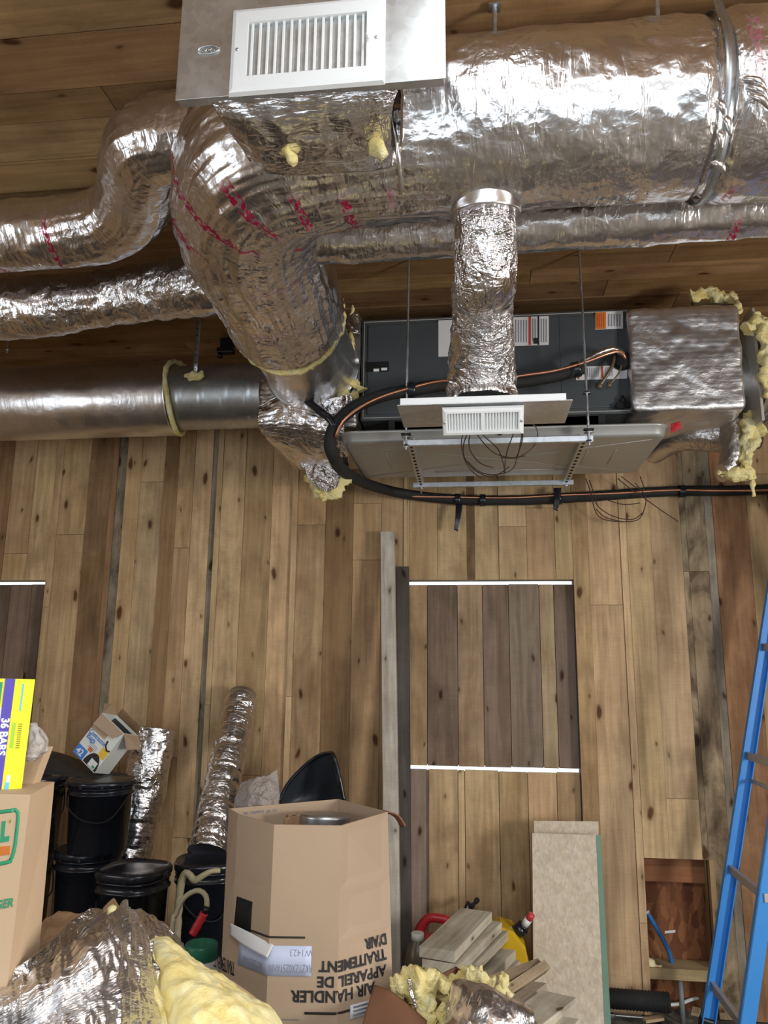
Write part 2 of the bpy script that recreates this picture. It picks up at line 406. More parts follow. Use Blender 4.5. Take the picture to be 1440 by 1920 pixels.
        for j in range(nv+1):
            for i in range(nu+1):
                p = G[j][i]; d = 0
                if amp: d = amp*crumple((p+so)*freq)
                if disp: d += disp(p, i/nu, j/nv)
                if edge and (i in (0, nu) or j in (0, nv)):
                    p = p + V((noise.noise((p+so)*40), noise.noise((p-so)*40), noise.noise(p*43+so)))*edge
                P[j][i] = p + N[j][i]*d
        A = [[s.v(P[j][i]+N[j][i]*thick/2) for i in range(nu+1)] for j in range(nv+1)]
        B = [[s.v(P[j][i]-N[j][i]*thick/2) for i in range(nu+1)] for j in range(nv+1)]
        du = (G[0][-1]-G[0][0]).length/nu + .0005; dv = (G[-1][0]-G[0][0]).length/nv + .0005
        for j in range(nv):
            for i in range(nu):
                uv = [(i*du, j*dv), ((i+1)*du, j*dv), ((i+1)*du, (j+1)*dv), (i*du, (j+1)*dv)]
                s.face([A[j][i], A[j][i+1], A[j+1][i+1], A[j+1][i]], uv, tone, True)
                s.face([B[j+1][i], B[j+1][i+1], B[j][i+1], B[j][i]], [uv[3], uv[2], uv[1], uv[0]], tone, True)
        for i in range(nu):
            s.face([B[0][i], B[0][i+1], A[0][i+1], A[0][i]], [(0, 0)]*4, tone); s.face([A[nv][i], A[nv][i+1], B[nv][i+1], B[nv][i]], [(0, 0)]*4, tone)
        for j in range(nv):
            s.face([A[j][0], A[j+1][0], B[j+1][0], B[j][0]], [(0, 0)]*4, tone); s.face([B[j][nu], B[j+1][nu], A[j+1][nu], A[j][nu]], [(0, 0)]*4, tone)
        return s
    def build(s, name, m, parent=None, base=None, label=None, cat=None, group=None, kind=None, fix=False):
        if fix: bmesh.ops.recalc_face_normals(s.bm, faces=s.bm.faces[:])
        me = bpy.data.meshes.new(name)
        b = base_of(parent) if parent else (V(base) if base is not None else V((0, 0, 0)))
        if b.length: bmesh.ops.translate(s.bm, vec=-b, verts=s.bm.verts[:])
        s.bm.to_mesh(me); s.bm.free(); me.materials.append(m if not isinstance(m, str) else M[m])
        o = bpy.data.objects.new(name, me); C.objects.link(o)
        if parent: o.parent = parent
        else: o.location = b; BASE[o.name] = b
        return tag(o, label, cat, group, kind)

def crumple(p):
    a = abs(noise.noise(p)); b = abs(noise.noise(p*2.3 + V((5, 3, 1)))); return (a*1.0 + b*0.5) - 0.32
def resample(pts, step):
    # Catmull-Rom through the points
    out = []; n = len(pts)
    for i in range(n-1):
        a = pts[max(i-1, 0)]; b = pts[i]; c = pts[i+1]; d = pts[min(i+2, n-1)]
        k = max(1, int((c-b).length/step))
        for j in range(k):
            f = j/k
            out.append(0.5*((2*b) + (c-a)*f + (2*a-5*b+4*c-d)*f*f + (3*b-a-3*c+d)*f*f*f))
    out.append(pts[-1]); return out
def jit(t, k=0.10):
    f = 1 + rnd.uniform(-k, k); return tuple(min(1, x*f*(1+rnd.uniform(-0.03, 0.03))) for x in t[:3]) + tuple(t[3:] or (rnd.choice([0.05, 0.12, 0.3]),))
def tuft(path, r, amp=0.5, ns=20, step=0.012, seed=0, sq=None):
    mb = MB(); so = V((seed*7.3, seed*3.3, seed))
    def d(p, a, s_): q = (p+so); return r*amp*(noise.noise(q*22)*1.1 + noise.noise(q*55)*0.7 + noise.noise(q*110)*0.35)
    prof = lambda t, s_: r*(0.25 + 0.75*math.sin(PI*min(1, max(0, 0.06+0.88*t)))**0.5)
    mb.tube(path, prof, ns, step, d, True, sq); return mb
def text_mesh(body, size, bold=0.0):
    cu = bpy.data.curves.new('t', 'FONT'); cu.body = body; cu.size = size; cu.offset = bold; cu.align_x = 'CENTER'; cu.align_y = 'CENTER'
    cu.resolution_u = 3
    o = bpy.data.objects.new('t', cu); C.objects.link(o)
    dg = bpy.context.evaluated_depsgraph_get(); dg.update()
    me = bpy.data.meshes.new_from_object(o.evaluated_get(dg)); bpy.data.objects.remove(o); bpy.data.curves.remove(cu)
    return me
def text(body, size, org, xdir, ydir, m, parent, name='lettering', bold=0.0, lift=0.0012, sx=1.0, warp=None):
    me = text_mesh(body, size, bold); org, xdir, ydir = V(org), V(xdir).normalized(), V(ydir).normalized(); n = xdir.cross(ydir)
    b = base_of(parent)
    for v in me.vertices:
        x, y = v.co.x*sx, v.co.y
        v.co = (warp(x, y) if warp else org + xdir*x + ydir*y + n*lift) - b
    me.materials.clear(); me.materials.append(M[m]); me.name = name
    o = bpy.data.objects.new(name, me); C.objects.link(o); o.parent = parent; return o
def quad(parent, name, m, pts, lift=0.001, thick=0.001, **kw):
    # thin flat piece (a label, a printed patch) lying on a face
    p = [V(x) for x in pts]; n = (p[1]-p[0]).cross(p[3]-p[0]).normalized()
    mb = MB(); mb.hexa([x+n*(lift-thick) for x in p] + [x+n*lift for x in p]); return mb.build(name, m, parent, fix=True, **kw)
# ================================================================== THE SETTING
TAN, LT, DK, GR = (0.48, 0.33, 0.18), (0.58, 0.415, 0.24), (0.28, 0.175, 0.09), (0.36, 0.28, 0.19, .95)
RB, LL, CRACK_SHADE, CHAR = (0.36, 0.20, 0.105, .3), (0.64, 0.47, 0.28, .05), (0.22, 0.135, 0.07, .5), (0.28, 0.235, 0.18, 1.0)
BLUG = (0.29, 0.245, 0.20, .5)
wx = lambda px, y=1000: onY(px, y, D).x
d1x0, d1x1, d1z = wx(764, 1200), onY(1076, 1092, D).x, onY(900, 1087, D).z
d2x1, d2z = onY(84, 1090, D).x, onY(40, 1088, D).z
d2x0 = d2x1 - (d1x1-d1x0)
nx0, nx1 = onY(1209, 1640, D).x, onY(1336, 1700, D).x
nz1, nz0 = onY(1265, 1611, D).z, 0.10
HOLES = [(d1x0, d1x1, -1, d1z), (d2x0, d2x1, -1, d2z), (nx0, nx1, -1, nz1)]
edges = [(-60, DK), (10, TAN), (55, LT), (105, TAN), (157, DK), (200, DK), (211, CHAR), (227, TAN), (255, LT), (300, DK), (327, TAN), (357, LT), (391, BLUG),
 (402, LL), (412, LT), (455, TAN), (507, LT), (547, LL), (557, TAN), (610, DK), (662, TAN), (715, TAN), (757, LL), (767, TAN), (820, LT), (875, CRACK_SHADE), (890, LT), (935, LT),  # narrow dark strip paints the shade of a crack between boards
 (987, TAN), (1040, TAN), (1102, LT), (1162, LT), (1220, LT), (1277, GR), (1325, BLUG), (1340, RB), (1405, TAN), (1460, LT)]
bounds = [(wx(p), t) for p, t in edges]
x = bounds[0][0]; left = []
while x > XL - 0.1:
    x -= rnd.uniform(0.12, 0.19); left.append((x, jit(rnd.choice([TAN, LT, DK, TAN]))))
x = bounds[-1][0]; right = []
while x < XR:
    x += rnd.uniform(0.12, 0.19); right.append((x, jit(rnd.choice([TAN, LT, DK, TAN]))))
bounds = left[::-1] + bounds + right + [(XR+0.2, TAN)]
mb = MB()
for i in range(len(bounds)-1):
    xa, tone = bounds[i]; xb = bounds[i+1][0]
    cuts = sorted({xa, xb} | {h for H in HOLES for h in H[:2] if xa + 0.004 < h < xb - 0.004})
    splits = sorted([rnd.uniform(0.3, 3.2) for _ in range(rnd.choice([1, 1, 2]))])
    yo = rnd.uniform(0, 0.009) + (0.006 if tone in (CRACK_SHADE, BLUG) else 0) - (0.01 if tone is LL else 0)
    for a, b in zip(cuts[:-1], cuts[1:]):
        z0 = 0.02
        for H in HOLES:
            if a >= H[0]-0.005 and b <= H[1]+0.005: z0 = H[3]
        zz = [z0] + [s_ for s_ in splits if s_ > z0+0.15] + [CEIL+0.05]
        for za, zb in zip(zz[:-1], zz[1:]):
            t = jit(tone, 0.08)
            if tone is CHAR and zb < 1.75: t = jit(TAN)
            mb.plank(((a+b)/2, D+0.0125+yo, za+0.001), ((a+b)/2, D+0.0125+yo, zb-0.001), (1, 0, 0), (b-a)-0.0015, 0.025, t, n=(0, 1, 0))
wall = mb.build('wall_back', 'wood', kind='structure', label='plank wall of vertical tan and brown boards with knots', fix=True)
# dark backing paper behind the planks (seen only in the cracks)
mb = MB()
def back_rect(x0, x1, z0, z1): mb.box(((x0+x1)/2, D+0.055, (z0+z1)/2), (x1-x0, 0.02, z1-z0), tone=(0.05, 0.035, 0.02))
back_rect(XL, d2x0, 0, CEIL); back_rect(d2x0, d2x1, d2z, CEIL); back_rect(d2x1, d1x0, 0, CEIL); back_rect(d1x0, d1x1, d1z, CEIL)
back_rect(d1x1, nx0, 0, CEIL); back_rect(nx0, nx1, nz1, CEIL); back_rect(nx1, XR+.1, 0, CEIL)
mb.build('framing', 'wood', wall)
mb = MB()   # recess with sheathing
mb.box(((nx0+nx1)/2, D+0.16, nz1/2), (nx1-nx0+0.1, 0.015, nz1+0.1)); mb.build('osb_sheathing', 'osb', wall)
mb = MB(); zt = onY(1265, 1650, D+.10).z
mb.plank((nx0-.03, D+0.125, (nz1+zt)/2+.01), (nx1+.03, D+0.125, (nz1+zt)/2+.01), (0, 0, 1), nz1-zt+.04, 0.05, (0.30, 0.13, 0.06)); mb.build('header_board', 'wood', wall)
mb = MB(); zs = onY(1280, 1826, D+.02).z
mb.plank((nx0-.0, D+0.07, zs), (nx1+.0, D+0.07, zs), (0, 0, 1), 0.048, 0.13, (0.48, 0.37, 0.21)); mb.build('sill_board', 'wood', wall)
mb = MB()
mb.plank((nx1+0.012, D+0.075, 0.05), (nx1+0.012, D+0.075, nz1), (0, 1, 0), 0.14, 0.024, (0.36, 0.24, 0.13)); mb.plank((nx0-0.012, D+0.075, 0.05), (nx0-0.012, D+0.075, nz1), (0, 1, 0), 0.14, 0.024, (0.30, 0.18, 0.09))
mb.build('side_stud', 'wood', wall)

# the two boarded door openings
def door(nm, x0, x1, ztop, ups, lows, zmid, jamb_l=True, label=None):
    root = None; Yd = D+0.062; g = 0.016
    def boards(w, z0, z1, y):
        m_ = MB(); tot = sum(a for a, _ in w); xx = x0+0.002
        for a, t in w:
            ww = (x1-x0-0.004)*a/tot
            m_.plank((xx+ww/2, y+rnd.uniform(0, .004), z0+rnd.uniform(0,.004)), (xx+ww/2, y+rnd.uniform(0, .004), z1-rnd.uniform(0, 0.006)), (1, 0, 0), ww-0.003, 0.022, jit(t, 0.05), n=(0, 1, 0)); xx += ww
        return m_
    root = boards(ups, zmid+g, ztop-g, Yd).build(nm, 'oldwood', kind='structure', label=label, fix=True)
    boards(lows, 0.02, zmid+0.001, Yd-0.012).build('lower_leaf', 'wood', root, fix=True)
    m_ = MB(); m_.box(((x0+x1)/2, Yd+.02, (zmid+ztop)/2), (x1-x0-.01, 0.012, ztop-zmid-2.6*g), tone=(.2, .13, .08)); m_.box(((x0+x1)/2, Yd+.02, zmid/2), (x1-x0-.01, 0.012, zmid-.02), tone=(.2, .13, .08)); m_.build('back_battens', 'wood', root)
    m_ = MB()
    m_.plank((x1+0.010, D+0.055, 0.02), (x1+0.010, D+0.055, ztop+.02), (0, 1, 0), 0.09, 0.020, (0.16, 0.09, 0.05))
    m_.plank((x0-0.010, D+0.055, 0.02), (x0-0.010, D+0.055, ztop+.02), (0, 1, 0), 0.09, 0.020, (0.16, 0.09, 0.05))
    m_.plank((x0-.02, D+0.055, ztop+0.010), (x1+.02, D+0.055, ztop+0.010), (0, 1, 0), 0.09, 0.020, (0.40, 0.30, 0.2)); m_.build('jamb', 'wood', root)
G1, G2, G3 = (0.23, 0.165, 0.125), (0.30, 0.23, 0.18), (0.42, 0.31, 0.20)
zm = onY(930, 1445, D+.05).z
door('door_1', d1x0, d1x1, d1z, [(34, (0.46, .32, .19)), (55, G1), (46, G3), (47, G1), (55, (0.27, .205, .165)), (26, G3), (34, G1)], [(34, (0.33, .26, .2)), (3, BLUG), (52, LT), (12, LL), (60, LT), (50, TAN), (50, LT), (40, TAN)], zm, label='boarded doorway with light gaps above and at mid height')
door('door_2', d2x0, d2x1, d2z, [(50, G1), (50, G2), (50, G1), (50, G1), (40, (.2, .14, .11)), (50, G1), (40, (.17, .12, .09))], [(50, TAN), (50, LT), (50, TAN), (50, DK), (50, TAN), (50, TAN)], zm, label='dark boarded doorway at the left edge with a light gap on top')

# ceiling of long boards parallel to the plank wall
mb = MB(); y = YR
while y < D+0.1:
    w = rnd.choice([0.13, 0.16, 0.18, 0.20]); x = XL-0.2 - rnd.uniform(0, 2)
    zo = rnd.uniform(0, 0.012)
    while x < XR:
        L = rnd.uniform(1.2, 3.4)
        mb.plank((x, y+w/2, CEIL+0.0125+zo), (x+L-0.003, y+w/2, CEIL+0.0125+zo), (0, 1, 0), w-0.004, 0.025, jit(rnd.choice([(0.40, 0.245, 0.115), (0.34, 0.20, 0.09), (0.44, 0.28, 0.14), (0.28, 0.16, 0.075)]), 0.1), n=(0, 0, 1)); x += L
    y += w
mb.build('ceiling', 'wood', kind='structure', label='ceiling of long brown boards', fix=True)
mb = MB(); mb.box((0, (YR+D)/2, CEIL+0.07), (XR-XL+.4, D-YR+.4, 0.03)); mb.build('trim_1', M['wood'], kind='structure', label='roof deck above the ceiling boards')

# floor: uneven packed dirt
mb = MB(); nx, ny = 150, 130
grid = [[None]*(nx+1) for _ in range(ny+1)]
for j in range(ny+1):
    for i in range(nx+1):
        px_, py_ = XL-.1 + (XR-XL+.2)*i/nx, YR + (D+0.25-YR)*j/ny
        grid[j][i] = mb.v((px_, py_, 0.0 + 0.03*noise.noise(V((px_*2, py_*2, 0))) + 0.018*noise.noise(V((px_*9, py_*9, 3))) - 0.012))
for j in range(ny):
    for i in range(nx): mb.face([grid[j][i], grid[j][i+1], grid[j+1][i+1], grid[j+1][i]], None, None, True)
mb.build('floor', 'dirt', kind='structure', label='packed dirt floor')
mb = MB()
for k in range(230):
    px_, py_ = rnd.uniform(0.9, 2.6), rnd.uniform(2.6, 4.05)
    s_ = rnd.uniform(0.006, 0.026); mb.box((px_, py_, 0.012+s_*0.2), (s_*rnd.uniform(.6, 2.2), s_, s_*0.7), Euler((rnd.random()*6, rnd.random()*6, rnd.random()*6)).to_matrix(), bev=s_*0.15, seg=1)
mb.build('ground_debris', 'stone', label='scattered rubble and wood crumbs on the dirt floor', cat='debris', kind='stuff')

# side walls and the wall behind the camera, all plank, with openings cut through
def plank_wall(nm, fixed, axis, lo, hi, holes, label):
    m_ = MB(); a = lo
    while a < hi:
        b = min(hi, a + rnd.uniform(0.13, 0.2)); segs = [(0, CEIL)]
        for (h0, h1, z0, z1) in holes:
            if b > h0 and a < h1: segs = [(0, z0), (z1, CEIL)] if z0 > 0.05 else [(z1, CEIL)]
        for z0, z1 in segs:
            c = (a+b)/2; p0, p1 = ((fixed, c, z0), (fixed, c, z1)) if axis == 'y' else ((c, fixed, z0), (c, fixed, z1))
            m_.plank(p0, p1, (0, 1, 0) if axis == 'y' else (1, 0, 0), b-a-0.002, 0.03, jit(rnd.choice([TAN, LT, DK])))
        a = b
    m_.build(nm, 'wood', kind='structure', label=label, fix=True)
plank_wall('wall_left', XL-.015, 'y', YR, D+.1, [(-.05, 1.25, 1.35, 2.45)], 'left plank wall with an unseen opening added for fill light')
plank_wall('wall_right', XR+.03, 'y', YR, D+.1, [(-0.3, 0.9, 1.0, 2.1)], 'right plank wall with a window opening')
plank_wall('wall_front', YR-.03, 'x', XL, XR+.1, [(-2.5, 2.9, 0, 2.42)], 'plank wall behind the viewer with a wide doorway')
# ================================================================== OVERHEAD DUCTWORK
def foil_disp(amp, f=9.0, lump=0.0, creases=None):
    def d(p, a, s_):
        r = amp*crumple(p*f)*1.4 + lump*noise.noise(p*2.6)
        if creases:
            s0, s1, ca = creases
            w = max(0.0, min(1.0, (s_-s0)/0.25, (s1-s_)/0.25))
            if w > 0: r += w*ca*(abs(noise.noise(V((math.cos(a)*6.5, math.sin(a)*6.5, s_*2.6)))) + 0.8*abs(noise.noise(V((math.cos(a)*17, math.sin(a)*17, s_*5)))) - 0.35)
        return r
    return d
def set_print(o, fn):
    me = o.data; at = me.attributes.new('print', 'FLOAT', 'POINT')
    for i, v in enumerate(me.vertices): at.data[i].value = fn(v.co + BASE.get((o.parent or o).name, V((0,0,0))))

# ---- the big trunk: along the wall, then an elbow back to the left plenum
TY, TZ, TR = 1.87, 1.445+1.6, 0.222
EX = -0.72
path = [V((3.3, TY, TZ)), V((2.2, TY, TZ)), V((1.2, TY, TZ)), V((0.4, TY, TZ)), V((-0.2, TY, TZ)), V((-0.42, TY+0.01, TZ)), V((-0.58, TY+.06, TZ-.005)), V((-0.68, TY+0.19, TZ-0.02)), V((EX-.005, TY+0.36, TZ-0.05)), V((EX, TY+0.6, TZ-0.085)), V((EX, 2.72, TZ-0.125))]
tr = thing('trunk_duct', 'largest foil-wrapped round duct under the ceiling, bending back at the left', 'duct', (0.4, TY, TZ-TR))
strapX = onY(1378, 200, TY-TR).x
def tr_r(t, s_):
    x = 3.3 - s_
    r = TR
    if x > strapX: r += 0.014*min(1, (x-strapX)/0.06)
    r -= 0.016*math.exp(-((x-strapX)/0.02)**2)
    if s_ > 3.5: r += 0.02*math.sin(min(1, (s_-3.5)/0.9)*PI)
    return r
mb = MB(); mb.tube(path, tr_r, 190, 0.011, foil_disp(0.0055, 12, 0.012, (3.3, 4.9, 0.013)), False)
jk = mb.build('foil_jacket', 'foil_print', tr)
set_print(jk, lambda p: (1.0 if p.y < 2.2 else .45) if (p.x < -0.12 and p.y < 2.55) else (.8 if p.x > strapX+.02 else 0.0))
mb = MB(); mb.tube([V((EX, 2.70, TZ-.122)), V((EX+.003, 2.9, TZ-.136)), V((EX+.006, 3.13, TZ-.15))], 0.197, 90, 0.012, foil_disp(0.003, 8), False); mb.build('inner_sleeve', 'foil_smooth', tr)
mb = MB(); mb.tube([V((EX+.2135*math.cos(a), 2.725+0.01*math.sin(3*a), TZ-.123+.2135*math.sin(a))) for a in [2*PI*k/28 for k in range(29)]], 0.012, 10, 0.012, lambda p, a, s_: 0.009*noise.noise(p*45), True); mb.build('insulation_edge', 'fibre', tr)
mb = MB(); mb.tube([V((EX+.006+.202*math.cos(a), 3.125, TZ-.15+.202*math.sin(a))) for a in [2*PI*k/40 for k in range(41)]], 0.008, 8, None, None, True); mb.build('collar_bead', 'galv', tr)
# hanger strap round the trunk and the seam band at its middle
def ring_strap(par, nm, x, r, w, m, top=True):
    m_ = MB(); n = 72; A = []
    for k in range(n+1):
        a = 2*PI*k/n; A.append([V((x-w/2, TY+r*math.sin(a), TZ+r*math.cos(a))), V((x+w/2, TY+r*math.sin(a), TZ+r*math.cos(a)))])
    m_.sheet([[p[0] for p in A], [p[1] for p in A]], n*2, 1, 0.0025); return m_.build(nm, m, par)
st = ring_strap(tr, 'hanger_strap', strapX, TR+0.006, 0.022, 'galv')
mb = MB(); mb.sheet([[V((strapX-.011, TY-TR*.92, TZ+.09)), V((strapX-.02, TY-TR*.8, TZ+.2)), V((strapX-.035, TY-.16, CEIL))], [V((strapX+.011, TY-TR*.92, TZ+.09)), V((strapX+.002, TY-TR*.8, TZ+.2)), V((strapX-.013, TY-.16, CEIL))]], 12, 2, 0.002); mb.build('strap_tail', 'galv', tr)
# tuck folds beside the strap
for k, (px, py, L, an) in enumerate([(1352, 205, .05, 1.9), (1362, 235, .055, 1.8), (1349, 262, .05, 1.7), (1346, 315, .04, 2.4), (1412, 130, .06, .2), (1415, 158, .06, -.6), (1420, 175, .06, -.7), (1424, 192, .06, -.75)]):
    c = onY(px, py, TY-TR*(.97 if py > 150 else .9)); d_ = V((math.cos(an), 0, math.sin(an)))
    mb = MB(); mb.tube([c-d_*L/2, c+V((0, -.012, 0)), c+d_*L/2], lambda t, s_: 0.003+0.006*math.sin(PI*t), 8, 0.005, lambda p, a, s_: .002*noise.noise(p*60)); mb.build('jacket_fold', 'foil_smooth', tr)
# overlap ridge of the jacket, torn spots showing fibreglass
mb = MB(); rx = onY(733, 300, TY-TR).x
mb.tube([V((rx+0.01*math.sin(a*3), TY-(TR+.003)*math.sin(a), TZ+(TR+.003)*math.cos(a))) for a in [0.9+2.0*k/16 for k in range(17)]], 0.006, 8, 0.01, lambda p, a, s_: 0.004*noise.noise(p*40)); mb.build('jacket_seam', 'foil_smooth', tr)
for k, (px, py, L) in enumerate([(540, 292, 0.05), (712, 284, 0.035), (620, 262, 0.03)]):
    c = onY(px, py, TY-TR*0.99-.002); tuft([c+V((-L*.4, 0, L*.5)), c+V((0, -.008, 0)), c+V((L*.4, 0, -L*.5))], 0.015, 0.9, 14, 0.006, k).build('fibreglass_tear', 'fibre', tr)

# ---- boot behind the big grille (foil covered)
gy = 1.50
gTL, gTR, gBL, gBR = onY(343, 22, gy), onY(836, -12, gy), onY(327, 181, gy), onY(836, 156, gy)
gx0, gx1, gz0 = (gTL.x+gBL.x)/2, gBR.x, (gBL.z+gBR.z)/2; gz1 = gz0+0.31
bx0, bx1 = gx0+.05, gx1-.10
rg = thing('return_grille', 'large white louvred grille on a bare sheet metal panel, facing the room', 'grille', ((gx0+gx1)/2, gy, gz0))
mb = MB(); mb.box(((gx0+gx1)/2, gy, (gz0+gz1)/2), (gx1-gx0, 0.003, gz1-gz0), bev=0.0012); mb.box(((gx0+gx1)/2, gy+.012, gz0+.002), (gx1-gx0-.01, 0.022, 0.003)); mb.build('metal_panel', 'panel', rg)
pk = onY(391, 94, gy-.002); mb = MB()
mb.tube([pk+V((.026*math.cos(a), -.001, .011*math.sin(a))) for a in [2*PI*k/30 for k in range(31)]], 0.0022, 8); mb.tube([pk+V((-.016+.032*k/14, -.001, .004*math.sin(k*1.3))) for k in range(15)], 0.0016, 6); mb.build('stamped_mark', 'panel', rg)
mb = MB(); mb.sheet([[V((bx0+.03, gy+.01, gz0+.01)), V((0.5*(bx0+bx1)-.1, gy+.01, gz0+.012)), V((0.5*(bx0+bx1)+.1, gy+.01, gz0+.012)), V((bx1, gy+.01, gz0+.012))],
  [V((bx0+.05, gy+.07, gz0-.02)), V((0.5*(bx0+bx1)-.1, gy+.07, gz0-.035)), V((0.5*(bx0+bx1)+.1, gy+.07, gz0-.03)), V((bx1-.03, gy+.07, gz0-.02))],
  [V((bx0+.09, TY-.12, gz0-.02)), V((0.5*(bx0+bx1)-.1, TY-.15, gz0-.055)), V((0.5*(bx0+bx1)+.1, TY-.15, gz0-.06)), V((bx1-.05, TY-.12, gz0-.03))]], 60, 26, 0.006, 0.012, 9, 3)
mb.sheet([[V((bx0+.03, gy+.01, gz0+.01)), V((bx0+.03, gy+.01, gz1-.03))], [V((bx0+.07, TY-.1, gz0-.01)), V((bx0+.07, TY-.1, gz1-.03))]], 20, 14, .006, .01, 9, 5)
mb.sheet([[V((bx1, gy+.01, gz0+.01)), V((bx1, gy+.01, gz1-.03))], [V((bx1-.03, TY-.1, gz0-.01)), V((bx1-.03, TY-.1, gz1-.03))]], 20, 14, .006, .01, 9, 6)
mb.build('foil_boot', 'foil', rg)

def register(par, c, ux, uy, n, w, h, nb, m='white', vbars=0, gap=None):
    # c = centre, ux along the width, uy along the height, n pointing out of the face
    c, ux, uy, n = V(c), V(ux), V(uy), V(n); fw = 0.042 if h > .15 else 0.018
    R = Matrix((ux, uy, n)).transposed(); m_ = MB()
    def bar(x, y, sx, sy, z0, z1, bev=0.002): m_.box(c+ux*x+uy*y+n*((z0+z1)/2), (sx, sy, z1-z0), R, bev)
    # bevelled frame: an outer ring and a raised inner ring
    o = [(-w/2, -h/2), (w/2, -h/2), (w/2, h/2), (-w/2, h/2)]; iw, ih = w/2-fw, h/2-fw
    i_ = [(-iw, -ih), (iw, -ih), (iw, ih), (-iw, ih)]
    b_ = 0.007
    rings = []
    for ring, z in ((o, 0.0), ([(x*(1-2*b_/w*.5), y*(1-2*b_/h*.5)) for x, y in o], 0.010), ([(x*(1-2*.012/w), y*(1-2*.012/h)) for x, y in o], 0.013), (i_, 0.013), (i_, -0.004)):
        rings.append([m_.v(c+ux*x+uy*y+n*z) for x, y in ring])
    for a, b in zip(rings[:-1], rings[1:]):
        for k in range(4): m_.face([a[k], a[(k+1) % 4], b[(k+1) % 4], b[k]])
    fr = m_.build('register_frame', m, par, fix=True)
    m_ = MB(); vw = 2*iw
    xs = [(-iw + vw*(k+0.5)/nb) for k in range(nb)]
    for x in xs:
        if gap and abs(x) < gap: continue
        m_.box(c+ux*x+n*0.004, (vw/nb*(0.30 if h > .15 else .5), 2*ih, 0.008), R, 0.0006, seg=1)
    if gap: m_.box(c+n*0.006, (gap*2, 2*ih, 0.012), R, 0.001)
    m_.build('front_blades', m, fr)
    m_ = MB(); nh = 15 if h > .15 else 0
    for k in range(nh): m_.box(c+uy*(-ih+2*ih*(k+.5)/nh)-n*0.006, (vw, 2*ih/nh*0.7, 0.003), R @ Matrix.Rotation(0.6, 3, 'X'))
    (m_.build('rear_louvres', 'louvre', fr) if nh else None)
    m_ = MB(); m_.box(c-n*0.0145, (vw, 2*ih, 0.001), R); m_.build('dark_opening', 'hole', fr)
    for sx in (-1, 1):
        m_ = MB(); m_.lathe([(0.0045, 0), (0.0045, .0015), (0.002, 0.003)], c+ux*sx*(w/2-fw*.45)+n*0.0128, 12, R); m_.build('screw', 'panel', fr)
    return fr
rw0, rw1 = onY(432, 90, gy-.01), onY(722, 80, gy-.01)
rz0, rz1 = onY(575, 166, gy-.01).z, onY(575, 6, gy-.01).z
fr = register(rg, ((rw0.x+rw1.x)/2, gy-.0025, (rz0+rz1)/2), (1, 0, 0), (0, 0, 1), (0, -1, 0), rw1.x-rw0.x, rz1-rz0, 15)
mb = MB(); lv = onY(690, 71, gy-.02); mb.lathe([(.004, 0), (.004, .012), (.002, .014)], lv, 12, Matrix.Rotation(PI/2, 3, 'X')); mb.build('damper_lever', 'white', fr)

# ---- drop duct with the small register at its foot
rz = 1.6+0.362*2.3
q0, q1 = onZ(745, 762, rz), onZ(1075, 747, rz)
sy0, sy1 = 0.5*(q0.y+q1.y), 0.5*(q0.y+q1.y)+0.235
sx0, sx1 = q0.x, q1.x
sr = thing('supply_register', 'small white register under a bare metal plate at the foot of the vertical foil duct', 'register', ((sx0+sx1)/2, (sy0+sy1)/2, rz))
mb = MB(); mb.box(((sx0+sx1)/2, (sy0+sy1)/2, rz), (sx1-sx0, sy1-sy0, 0.003), bev=.001); mb.build('metal_plate', 'panel', sr)
mb = MB(); mb.box(((sx0+sx1)/2-.005, sy0+.004, rz+.012), (sx1-sx0-.03, 0.003, 0.022), bev=.001); mb.box(((sx0+sx1)/2-.005, sy0+.012, rz+.022), (sx1-sx0-.03, 0.02, 0.003), bev=.001); mb.build('front_lip', 'white', sr)
a0, a1 = onY(829, 775, sy0+.03), onY(982, 768, sy0+.03); rwid = (a1.x-a0.x); rcx = (a0.x+a1.x)/2
rn = V((0, -0.78, -0.62)).normalized(); ru = V((0, 0.62, -0.78)).normalized()
top = V((rcx, sy0+0.01, rz-.010)); rh = 0.096
cc = top+ru*rh/2
mb = MB(); mb.hexa([V((rcx-rwid/2+.004, top.y+.06*1, top.z-rh*.78+.0)), V((rcx+rwid/2-.004, top.y+.06, top.z-rh*.78)), V((rcx+rwid/2-.004, sy1-.03, rz)), V((rcx-rwid/2+.004, sy1-.03, rz)),
  V((rcx-rwid/2+.004, top.y+.004, top.z)), V((rcx+rwid/2-.004, top.y+.004, top.z)), V((rcx+rwid/2-.004, sy1-.03, rz+.001)), V((rcx-rwid/2+.004, sy1-.03, rz+.001))]); 
mb.build('register_box', 'white', sr, fix=True)
register(sr, cc-rn*.002, (1, 0, 0), -ru, rn, rwid, rh, 24, gap=0.006)

dd = thing('drop_duct', 'vertical crumpled foil duct hanging from the trunk to the small register', 'duct', (rcx, 2.3, rz+.02))
pt = onY(910, 415, TY+.06)
pth = [V((pt.x, TY+.04, TZ-TR+.06)), V((pt.x, TY+.07, TZ-TR-.06)), V((pt.x-.002, TY+.14, TZ-TR-.17)), V((rcx+.002, 2.20, rz+.27)), V((rcx, sy0+.11, rz+.12)), V((rcx, sy0+.115, rz+.03))]
mb = MB(); mb.tube(pth, lambda t, s_: 0.083+0.016*t+0.022*max(0, (t-.55)/.45), 110, 0.008, lambda p, a, s_: (0.014 if s_ > .26 else .004)*crumple(p*15)+.004*noise.noise(p*5), True, (0.82, 1.0), up=(0, 1, 0)); mb.build('foil_sleeve', 'foil_fine', dd)
mb = MB(); mb.tube([V((pt.x, TY+.035, TZ-TR+.05)), V((pt.x, TY+.05, TZ-TR-.012))], 0.096, 60, 0.01, foil_disp(.004, 12)); mb.build('takeoff_collar', 'foil_smooth', dd)

